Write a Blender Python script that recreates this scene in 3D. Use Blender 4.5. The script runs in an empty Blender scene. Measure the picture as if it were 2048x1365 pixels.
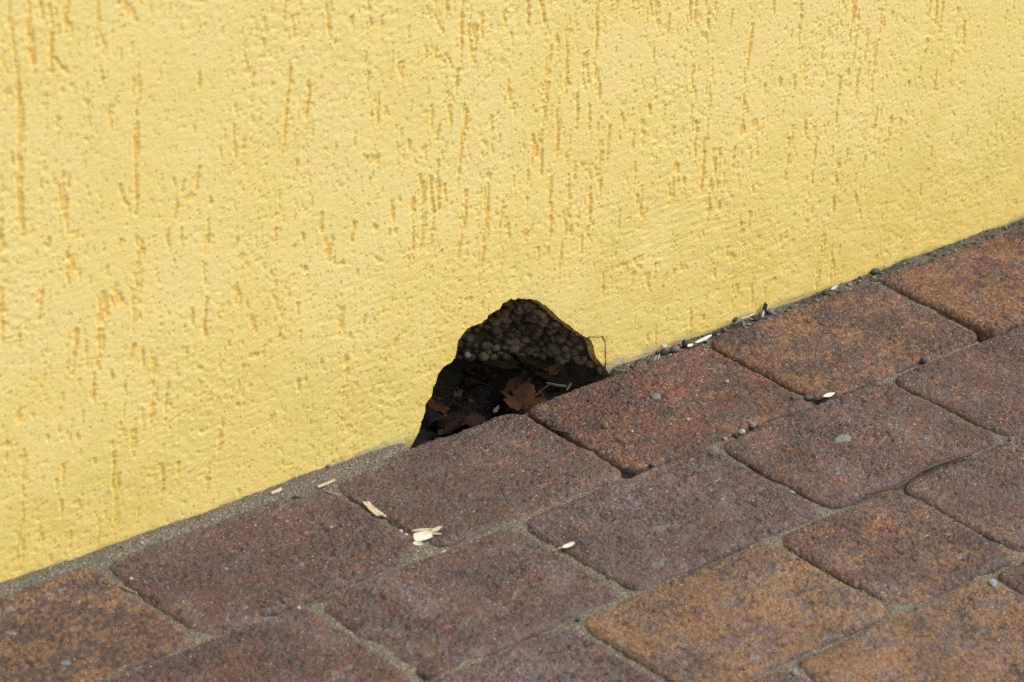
import bpy, math, random
import numpy as np
from mathutils import Matrix, Vector

scene = bpy.context.scene
col = scene.collection

# ------------------------------------------------------------------ camera
cam_data = bpy.data.cameras.new("camera")
cam = bpy.data.objects.new("camera", cam_data)
col.objects.link(cam)
cam_data.sensor_width = 36.0
cam_data.lens = 123.684
cam_data.clip_start = 0.05
cam_data.clip_end = 200.0
cam_rot = [[0.753989, 0.261187, -0.602729], [-0.655471, 0.359367, -0.664238], [0.043111, 0.8959, 0.44216]]
cam.matrix_world = Matrix.Translation((-1.62992, -1.64205, 1.14179)) @ Matrix(cam_rot).to_4x4()
cam_data.dof.use_dof = True
cam_data.dof.focus_distance = 2.53
cam_data.dof.aperture_fstop = 10.5
scene.camera = cam

# ------------------------------------------------------------------ sky, sun, exposure (overcast day)
SUN_ELEV = math.radians(54)
SUN_AZ = math.radians(132)          # compass-like angle from +Y, clockwise: the soft light comes from the right, along the wall
world = bpy.data.worlds.new("World")
scene.world = world
world.use_nodes = True
wn = world.node_tree.nodes
wl = world.node_tree.links
wn.clear()
sky = wn.new("ShaderNodeTexSky")
sky.sky_type = 'NISHITA'
sky.sun_disc = False
sky.sun_elevation = SUN_ELEV
sky.sun_rotation = SUN_AZ
sky.air_density = 1.0
sky.dust_density = 6.0
sky.ozone_density = 1.0
hsv = wn.new("ShaderNodeHueSaturation")
hsv.inputs['Saturation'].default_value = 0.30
bg = wn.new("ShaderNodeBackground")
bg.inputs['Strength'].default_value = 0.12
wo = wn.new("ShaderNodeOutputWorld")
wl.new(sky.outputs['Color'], hsv.inputs['Color'])
wl.new(hsv.outputs['Color'], bg.inputs['Color'])
wl.new(bg.outputs['Background'], wo.inputs['Surface'])

sun_data = bpy.data.lights.new("sun", 'SUN')
sun_data.energy = 1.4
sun_data.angle = math.radians(78)
sun_data.color = (1.0, 0.98, 0.95)
sun = bpy.data.objects.new("sun", sun_data)
col.objects.link(sun)
sd_ = Vector((math.sin(SUN_AZ) * math.cos(SUN_ELEV), math.cos(SUN_AZ) * math.cos(SUN_ELEV), math.sin(SUN_ELEV)))
sun.location = sd_ * 6
sun.rotation_euler = sd_.to_track_quat('Z', 'Y').to_euler()

vs = scene.view_settings
vs.view_transform = 'Standard'
vs.look = 'None'
vs.exposure = 0.58
vs.gamma = 1.0
vs.use_curve_mapping = False
scene.cycles.max_bounces = 6
scene.cycles.diffuse_bounces = 4
scene.cycles.adaptive_threshold = 0.015
scene.cycles.use_denoising = False

# ------------------------------------------------------------------ numeric noise
def _hash(ix, iy, seed):
    h = (ix.astype(np.int64) * 374761393 + iy.astype(np.int64) * 668265263 + seed * 1274126177) & 0xFFFFFFFF
    h = ((h ^ (h >> 13)) * 1274126177) & 0xFFFFFFFF
    h = ((h ^ (h >> 16)) * 2246822519) & 0xFFFFFFFF
    return ((h ^ (h >> 15)) & 0xFFFFFF).astype(np.float32) / np.float32(0xFFFFFF)

def vnoise(x, y, seed=0):
    x = np.asarray(x, np.float32); y = np.asarray(y, np.float32)
    ix = np.floor(x); iy = np.floor(y)
    fx = x - ix; fy = y - iy
    ix = ix.astype(np.int64); iy = iy.astype(np.int64)
    u = fx * fx * fx * (fx * (fx * 6 - 15) + 10); v = fy * fy * fy * (fy * (fy * 6 - 15) + 10)
    a = _hash(ix, iy, seed); b = _hash(ix + 1, iy, seed)
    c = _hash(ix, iy + 1, seed); d = _hash(ix + 1, iy + 1, seed)
    return (a + (b - a) * u + (c - a) * v + (a - b - c + d) * u * v) * 2 - 1

def fbm(x, y, seed=0, octv=4, gain=0.5, lac=2.03):
    s = 0; a = 1.0; t = 0
    for k in range(octv):
        s = s + a * vnoise(x, y, seed + k * 17)
        t += a; a *= gain; x = x * lac + 3.1; y = y * lac + 7.7
    return s / t

def cells(x, y, seed=0):
    """distance to the nearest and second nearest jittered point"""
    x = np.asarray(x, np.float32); y = np.asarray(y, np.float32)
    ix = np.floor(x).astype(np.int64); iy = np.floor(y).astype(np.int64)
    f1 = np.full(x.shape, 9, np.float32); f2 = np.full(x.shape, 9, np.float32)
    for dx in (-1, 0, 1):
        for dy in (-1, 0, 1):
            jx = ix + dx; jy = iy + dy
            d = np.hypot(jx + _hash(jx, jy, seed) - x, jy + _hash(jx, jy, seed + 5) - y).astype(np.float32)
            f2 = np.minimum(f2, np.maximum(f1, d)); f1 = np.minimum(f1, d)
    return f1, f2

def sstep(a, b, x):
    t = np.clip((x - a) / (b - a), 0, 1)
    return t * t * (3 - 2 * t)

def poly_sdf(px, py, poly):
    """signed distance to a closed polygon, negative inside"""
    poly = np.asarray(poly, np.float64)
    d = np.full(px.shape, 1e9); inside = np.zeros(px.shape, bool)
    n = len(poly)
    for i in range(n):
        ax, ay = poly[i]; bx, by = poly[(i + 1) % n]
        ex, ey = bx - ax, by - ay
        t = np.clip(((px - ax) * ex + (py - ay) * ey) / (ex * ex + ey * ey + 1e-18), 0, 1)
        d = np.minimum(d, np.hypot(px - ax - t * ex, py - ay - t * ey))
        cond = ((ay > py) != (by > py)) & (px < (bx - ax) * (py - ay) / (by - ay + 1e-18) + ax)
        inside ^= cond
    return np.where(inside, -d, d)

# ------------------------------------------------------------------ mesh helpers
def mesh_from(name, verts, quads=None, tris=None, smooth=True):
    me = bpy.data.meshes.new(name)
    verts = np.asarray(verts, np.float32)
    nq = 0 if quads is None else len(quads)
    nt = 0 if tris is None else len(tris)
    me.vertices.add(len(verts))
    me.vertices.foreach_set('co', verts.ravel())
    loops = []
    if nq: loops.append(np.asarray(quads, np.int32).ravel())
    if nt: loops.append(np.asarray(tris, np.int32).ravel())
    loops = np.concatenate(loops)
    me.loops.add(len(loops))
    me.loops.foreach_set('vertex_index', loops)
    me.polygons.add(nq + nt)
    start = np.concatenate([np.arange(nq) * 4, nq * 4 + np.arange(nt) * 3]).astype(np.int32)
    me.polygons.foreach_set('loop_start', start)
    me.polygons.foreach_set('use_smooth', np.full(nq + nt, smooth, bool))
    me.update(calc_edges=True)
    me.validate()
    return me

def add_obj(name, me, mat=None, parent=None, loc=None, rot=None):
    o = bpy.data.objects.new(name, me)
    col.objects.link(o)
    if mat is not None and me is not None and len(me.materials) == 0:
        me.materials.append(mat)
    if parent is not None: o.parent = parent
    if loc is not None: o.location = loc
    if rot is not None: o.rotation_euler = rot
    return o

def tag(o, label=None, cat=None, group=None, kind=None):
    if label: o['label'] = label
    if cat: o['category'] = cat
    if group: o['group'] = group
    if kind: o['kind'] = kind
    return o

def float_attr(me, name, values):
    a = me.attributes.new(name, 'FLOAT', 'POINT')
    a.data.foreach_set('value', np.asarray(values, np.float32))

def relief(gx, gy, sd, h, step):
    """Grid sheet cut along sd = 0 (keeps sd < 0), border vertices drawn onto the outline.
    Returns plan x, plan y, height, quads, border edges and the kept grid index."""
    X, Y = np.meshgrid(gx, gy)
    gyy, gxx = np.gradient(sd, gy, gx)
    gl = np.hypot(gxx, gyy) + 1e-9
    ok = sd < 0.5 * step
    face = ok[:-1, :-1] & ok[1:, :-1] & ok[:-1, 1:] & ok[1:, 1:]
    cnt = np.zeros(sd.shape, int)
    for a in (slice(0, -1), slice(1, None)):
        for b in (slice(0, -1), slice(1, None)):
            cnt[a, b] += face
    full = np.full(sd.shape, 4); full[0, :] = 2; full[-1, :] = 2; full[:, 0] = 2; full[:, -1] = 2
    full[0, 0] = full[0, -1] = full[-1, 0] = full[-1, -1] = 1
    border = (cnt > 0) & (cnt < full) & (np.abs(sd) < 1.6 * step)
    X = np.where(border, X - sd * gxx / gl ** 2 * np.minimum(gl, 1), X)
    Y = np.where(border, Y - sd * gyy / gl ** 2 * np.minimum(gl, 1), Y)
    used = cnt > 0
    idx = np.full(sd.shape, -1, np.int64)
    idx[used] = np.arange(used.sum())
    j, i = np.nonzero(face)
    quads = np.stack([idx[j, i], idx[j, i + 1], idx[j + 1, i + 1], idx[j + 1, i]], 1)
    e = np.concatenate([quads[:, [0, 1]], quads[:, [1, 2]], quads[:, [2, 3]], quads[:, [3, 0]]])
    key = np.minimum(e[:, 0], e[:, 1]) * (used.sum() + 1) + np.maximum(e[:, 0], e[:, 1])
    _, first, count = np.unique(key, return_index=True, return_counts=True)
    bedges = e[first[count == 1]]
    return X[used], Y[used], h[used], quads, bedges, used

def skirt(nv, bedges, bverts):
    m = {int(v): nv + k for k, v in enumerate(bverts)}
    return np.array([[b, a, m[int(a)], m[int(b)]] for a, b in bedges])

# ------------------------------------------------------------------ materials
def mat_new(name):
    m = bpy.data.materials.new(name)
    m.use_nodes = True
    nt = m.node_tree
    nt.nodes.clear()
    out = nt.nodes.new('ShaderNodeOutputMaterial')
    b = nt.nodes.new('ShaderNodeBsdfPrincipled')
    nt.links.new(b.outputs[0], out.inputs[0])
    b.inputs['Specular IOR Level'].default_value = 0.25
    return m, nt, b

class NT:
    """small node-writing helper"""
    def __init__(s, nt): s.nt = nt
    def n(s, t, **kw):
        nd = s.nt.nodes.new(t)
        for k, v in kw.items(): setattr(nd, k, v)
        return nd
    def put(s, sock, v):
        if hasattr(v, 'is_linked') or isinstance(v, bpy.types.NodeSocket): s.nt.links.new(v, sock)
        else: sock.default_value = v
    def noise(s, vec, scale, detail=4, rough=0.55, out='Fac', dist=0.0):
        nd = s.n('ShaderNodeTexNoise')
        s.put(nd.inputs['Vector'], vec); nd.inputs['Scale'].default_value = scale
        nd.inputs['Detail'].default_value = detail; nd.inputs['Roughness'].default_value = rough
        nd.inputs['Distortion'].default_value = dist
        return nd.outputs[out]
    def voro(s, vec, scale):
        nd = s.n('ShaderNodeTexVoronoi')
        s.put(nd.inputs['Vector'], vec); nd.inputs['Scale'].default_value = scale
        return nd.outputs['Distance'], s.sep(nd.outputs['Color'])
    def math(s, op, a, b=None, c=None, clamp=False):
        nd = s.n('ShaderNodeMath', operation=op, use_clamp=clamp)
        s.put(nd.inputs[0], a)
        if b is not None: s.put(nd.inputs[1], b)
        if c is not None: s.put(nd.inputs[2], c)
        return nd.outputs[0]
    def ramp(s, x, lo, hi, a=0.0, b=1.0, smooth=True):
        nd = s.n('ShaderNodeMapRange', interpolation_type='SMOOTHSTEP' if smooth else 'LINEAR')
        s.put(nd.inputs['Value'], x)
        for k, v in (('From Min', lo), ('From Max', hi), ('To Min', a), ('To Max', b)): s.put(nd.inputs[k], v)
        return nd.outputs[0]
    def mix(s, f, a, b, blend='MIX'):
        nd = s.n('ShaderNodeMix', data_type='RGBA', blend_type=blend)
        s.put(nd.inputs[0], f)
        for sock, v in ((nd.inputs[6], a), (nd.inputs[7], b)):
            if isinstance(v, tuple): sock.default_value = (v[0], v[1], v[2], 1)
            else: s.put(sock, v)
        return nd.outputs[2]
    def sep(s, c):
        nd = s.n('ShaderNodeSeparateColor'); s.put(nd.inputs[0], c); return nd.outputs
    def attr(s, name):
        nd = s.n('ShaderNodeAttribute'); nd.attribute_name = name; return nd.outputs['Fac']
    def bump(s, h, dist, strength=1.0, normal=None):
        nd = s.n('ShaderNodeBump')
        nd.inputs['Strength'].default_value = strength; nd.inputs['Distance'].default_value = dist
        s.put(nd.inputs['Height'], h)
        if normal is not None: s.put(nd.inputs['Normal'], normal)
        return nd.outputs[0]
    def pos(s): return s.n('ShaderNodeNewGeometry').outputs['Position']
    def objco(s): return s.n('ShaderNodeTexCoord').outputs['Object']
    def add(s, a, b):
        nd = s.n('ShaderNodeVectorMath', operation='ADD'); s.put(nd.inputs[0], a); s.put(nd.inputs[1], b); return nd.outputs[0]
    def scale(s, a, k):
        nd = s.n('ShaderNodeVectorMath', operation='MULTIPLY'); s.put(nd.inputs[0], a); nd.inputs[1].default_value = k; return nd.outputs[0]

def make_plaster():
    m, nt, b = mat_new('yellow_plaster')
    N = NT(nt); p = N.pos()
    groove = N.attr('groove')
    top = N.mix(N.attr('tone'), (0.798, 0.638, 0.222), (0.812, 0.664, 0.258))
    # deeper, more orange yellow in the torn grooves and pits
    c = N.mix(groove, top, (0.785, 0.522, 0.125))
    c = N.mix(N.attr('low_tint'), c, (0.645, 0.495, 0.105))      # deeper olive yellow, stronger towards the bottom and the right
    c = N.mix(N.attr('foot'), c, (0.17, 0.16, 0.095))     # grey-green dirt line at the foot
    bare = N.attr('bare')
    c = N.mix(bare, c, (0.38, 0.35, 0.27))
    # specks of mould, clustered
    sp, vc = N.voro(p, 330)
    cl = N.attr('mould')
    speck = N.math('MULTIPLY', N.ramp(sp, .10, .17, 1, 0), cl)
    speck = N.math('MULTIPLY', speck, N.ramp(vc[0], .55, .6))
    c = N.mix(N.math('MULTIPLY', speck, .8), c, (0.14, 0.11, 0.05))
    # single dark dirt grains, most of them caught in the grooves
    sp2, vc2 = N.voro(N.add(p, (3.3, 1.7, 5.1)), 240)
    few = N.math('MULTIPLY_ADD', groove, -.42, .93)
    grain = N.math('MULTIPLY', N.ramp(sp2, .14, .24, 1, 0), N.math('GREATER_THAN', vc2[1], few))
    c = N.mix(N.math('MULTIPLY', grain, .7), c, (0.30, 0.19, 0.04))
    nt.links.new(c, b.inputs['Base Color'])
    b.inputs['Roughness'].default_value = 0.75
    b.inputs['Specular IOR Level'].default_value = 0.3
    h = N.noise(p, 720, 3, .7)
    nt.links.new(N.bump(h, 0.00040, 1.0), b.inputs['Normal'])
    return m

def make_paver_mat():
    m, nt, b = mat_new('mottled_concrete_paver')
    N = NT(nt)
    oi = N.n('ShaderNodeObjectInfo')
    sp = N.sep(oi.outputs['Color'])           # R ochre share, G redness, B clinging sand
    ochre, red, dust = sp[0], sp[1], sp[2]
    grey = oi.outputs['Alpha']
    rnd = N.math('MULTIPLY', oi.outputs['Random'], 40.0)
    off = N.n('ShaderNodeCombineXYZ'); nt.links.new(rnd, off.inputs[0]); nt.links.new(rnd, off.inputs[2])
    p = N.add(N.objco(), off.outputs[0])
    warp = N.n('ShaderNodeVectorMath', operation='MULTIPLY_ADD')
    nt.links.new(N.noise(p, 260, 3, .6, 'Color'), warp.inputs[0]); warp.inputs[1].default_value = (.0024,) * 3
    nt.links.new(p, warp.inputs[2])
    pw = warp.outputs[0]
    gran, gcol = N.voro(pw, 330)
    gran2, gcol2 = N.voro(pw, 760)
    base = N.mix(gcol[0], (0.044, 0.028, 0.025), (0.106, 0.067, 0.058))
    base = N.mix(N.math('MULTIPLY', N.ramp(N.math('ADD', N.noise(p, 45, 4), N.math('MULTIPLY', gcol[1], .25)), .45, .78), grey), base, (0.118, 0.093, 0.093))
    base = N.mix(N.math('MULTIPLY', N.ramp(N.noise(p, 70, 4), .42, .66), red), base, (0.126, 0.056, 0.041))
    # ochre pigment: cloudy areas broken up by single grains
    cloud = N.math('ADD', N.math('MULTIPLY', N.noise(p, 26, 4, .65), .66), N.math('MULTIPLY', N.noise(p, 170, 3, .65), .55))
    cloud = N.math('ADD', cloud, N.math('MULTIPLY', gcol[2], .17))
    thr = N.math('MULTIPLY_ADD', ochre, -0.40, 0.97)
    oc = N.ramp(N.math('SUBTRACT', cloud, thr), -.03, .10)
    occol = N.mix(gcol2[0], (0.250, 0.136, 0.046), (0.210, 0.128, 0.070))
    occol = N.mix(N.math('MULTIPLY', red, .65), occol, (0.225, 0.096, 0.037))
    base = N.mix(N.math('MULTIPLY', oc, N.ramp(gcol[0], .10, .55, .32, .76)), base, occol)
    # few bright orange grains, blue-grey stones, pale quartz
    base = N.mix(N.ramp(gcol[1], .978, .985, 0, .6), base, (0.23, 0.10, 0.05))
    base = N.mix(N.ramp(gcol[2], .978, .983, 0, .6), base, (0.135, 0.138, 0.145))
    q = N.math('MULTIPLY', N.ramp(gcol2[1], .965, .97), N.ramp(gran2, .25, .4, 1, 0))
    base = N.mix(N.math('MULTIPLY', q, .8), base, (0.55, 0.50, 0.46))
    # grey lime bloom in larger patches
    base = N.mix(N.math('MULTIPLY', N.ramp(N.noise(N.add(p, (7, 3, 1)), 33, 5, .65), .60, .74, 0, .55), N.math('ADD', grey, .15)), base, (0.20, 0.185, 0.18))
    # value jitter grain by grain
    val = N.math('MULTIPLY', N.math('MULTIPLY_ADD', gcol2[2], .50, .75), N.ramp(N.noise(p, 18, 3), .3, .7, .82, 1.18))
    vnode = N.n('ShaderNodeMix', data_type='RGBA', blend_type='MULTIPLY')
    vnode.inputs[0].default_value = 1.0
    nt.links.new(base, vnode.inputs[6])
    comb = N.n('ShaderNodeCombineColor')
    for k in range(3): nt.links.new(val, comb.inputs[k])
    nt.links.new(comb.outputs[0], vnode.inputs[7])
    base = vnode.outputs[2]
    # fine sand lodged in the pores and along the rims
    rim = N.attr('rim')
    dn = N.math('ADD', N.noise(p, 900, 2, .6), N.math('MULTIPLY', N.noise(p, 40, 3), .35))
    dn = N.math('ADD', dn, N.math('MULTIPLY', rim, N.math('MULTIPLY_ADD', dust, .13, .02)))
    dm = N.ramp(N.math('ADD', dn, N.math('MULTIPLY', dust, .22)), .88, 1.06, 0, .65)
    base = N.mix(dm, base, (0.200, 0.165, 0.115))
    nt.links.new(base, b.inputs['Base Color'])
    b.inputs['Roughness'].default_value = 0.72
    b.inputs['Specular IOR Level'].default_value = 0.4
    h = N.math('SUBTRACT', 1.0, N.math('MULTIPLY', gran, 1.1))
    h = N.math('ADD', N.math('MULTIPLY', h, .55), N.math('MULTIPLY', N.noise(p, 520, 4, .65), 1.0))
    h = N.math('ADD', h, N.math('MULTIPLY', N.math('SUBTRACT', 1.0, gran2), .25))
    nt.links.new(N.bump(h, 0.0014, 1.0), b.inputs['Normal'])
    return m

def make_sand():
    m, nt, b = mat_new('joint_sand')
    N = NT(nt); p = N.pos()
    d, v = N.voro(p, 1100)
    c = N.mix(v[0], (0.105, 0.092, 0.070), (0.240, 0.210, 0.160))
    c = N.mix(N.ramp(v[1], .93, .95), c, (0.40, 0.37, 0.31))
    c = N.mix(N.ramp(v[2], .86, .9), c, (0.075, 0.07, 0.065))
    c = N.mix(N.ramp(N.noise(p, 35, 4), .5, .68, 0, .35), c, (0.115, 0.12, 0.105))
    c = N.mix(N.attr('gutter_tint'), c, (0.055, 0.047, 0.038))
    nt.links.new(c, b.inputs['Base Color'])
    b.inputs['Roughness'].default_value = .95
    h = N.math('ADD', N.math('SUBTRACT', 1.0, d), N.noise(p, 500, 4))
    nt.links.new(N.bump(h, .0012, 1.0), b.inputs['Normal'])
    return m

def make_grains(name, ramp_cols):
    m, nt, b = mat_new(name)
    N = NT(nt)
    r = N.n('ShaderNodeNewGeometry').outputs['Random Per Island']
    cr = N.n('ShaderNodeValToRGB')
    cr.color_ramp.interpolation = 'LINEAR'
    els = cr.color_ramp.elements
    while len(els) < len(ramp_cols): els.new(0.5)
    for k, (pos_, c_) in enumerate(ramp_cols):
        els[k].position = pos_; els[k].color = (*c_, 1)
    nt.links.new(r, cr.inputs[0])
    nt.links.new(cr.outputs[0], b.inputs['Base Color'])
    b.inputs['Roughness'].default_value = .7
    return m

def make_simple(name, c1, c2, scale=300, rough=.8, bump=.0003, spec=.25, stretch=None, trans=None):
    m, nt, b = mat_new(name)
    N = NT(nt); p = N.objco()
    if stretch: p = N.scale(p, stretch)
    n1 = N.noise(p, scale, 5, .62)
    c = N.mix(N.ramp(n1, .32, .68), c1, c2)
    nt.links.new(c, b.inputs['Base Color'])
    b.inputs['Roughness'].default_value = rough
    b.inputs['Specular IOR Level'].default_value = spec
    if bump: nt.links.new(N.bump(N.noise(p, scale * 2.5, 4, .6), bump, 1.0), b.inputs['Normal'])
    return m

M_plaster = make_plaster()
M_paver = make_paver_mat()
M_sand = make_sand()
M_grain = make_grains('sand_grain', [(0.0, (0.10, 0.085, 0.06)), (.35, (0.14, 0.118, 0.085)), (.80, (0.24, 0.21, 0.155)), (.955, (0.40, 0.365, 0.285)), (1.0, (0.70, 0.68, 0.62))])
M_grit = make_grains('gutter_grit', [(0.0, (0.035, 0.035, 0.036)), (.55, (0.085, 0.082, 0.078)), (.8, (0.17, 0.155, 0.135)), (.96, (0.26, 0.25, 0.23)), (1.0, (0.50, 0.48, 0.44))])
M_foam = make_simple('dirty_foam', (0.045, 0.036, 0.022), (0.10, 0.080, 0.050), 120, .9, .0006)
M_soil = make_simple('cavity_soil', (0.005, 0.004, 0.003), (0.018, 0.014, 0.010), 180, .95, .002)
M_core = make_simple('masonry_core', (0.20, 0.19, 0.17), (0.30, 0.28, 0.25), 60, .95, .002)
M_mortar = make_simple('grey_mortar', (0.125, 0.130, 0.125), (0.20, 0.20, 0.19), 400, .95, .0008)
M_straw = make_simple('dry_straw', (0.38, 0.31, 0.20), (0.55, 0.48, 0.35), 200, .7, .0003, .3, (1, 8, 8))
M_husk = make_simple('cream_husk', (0.50, 0.44, 0.33), (0.68, 0.62, 0.51), 150, .55, .0001, .4)
M_greyhusk = make_simple('grey_husk', (0.42, 0.40, 0.36), (0.66, 0.63, 0.58), 200, .7, .0002)
M_wood = make_simple('wood_chip', (0.42, 0.33, 0.20), (0.66, 0.57, 0.42), 260, .75, .0006, .25, (1, 7, 7))
M_oldhusk = make_simple('weathered_husk', (0.040, 0.034, 0.028), (0.080, 0.070, 0.056), 200, .7, .0002)
M_twig = make_simple('leaf_stalk', (0.030, 0.019, 0.013), (0.085, 0.056, 0.040), 260, .6, .0005, .35, (1, 6, 6))
M_dark = make_simple('dark_bark', (0.012, 0.012, 0.013), (0.04, 0.038, 0.036), 300, .6, .0004)

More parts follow.
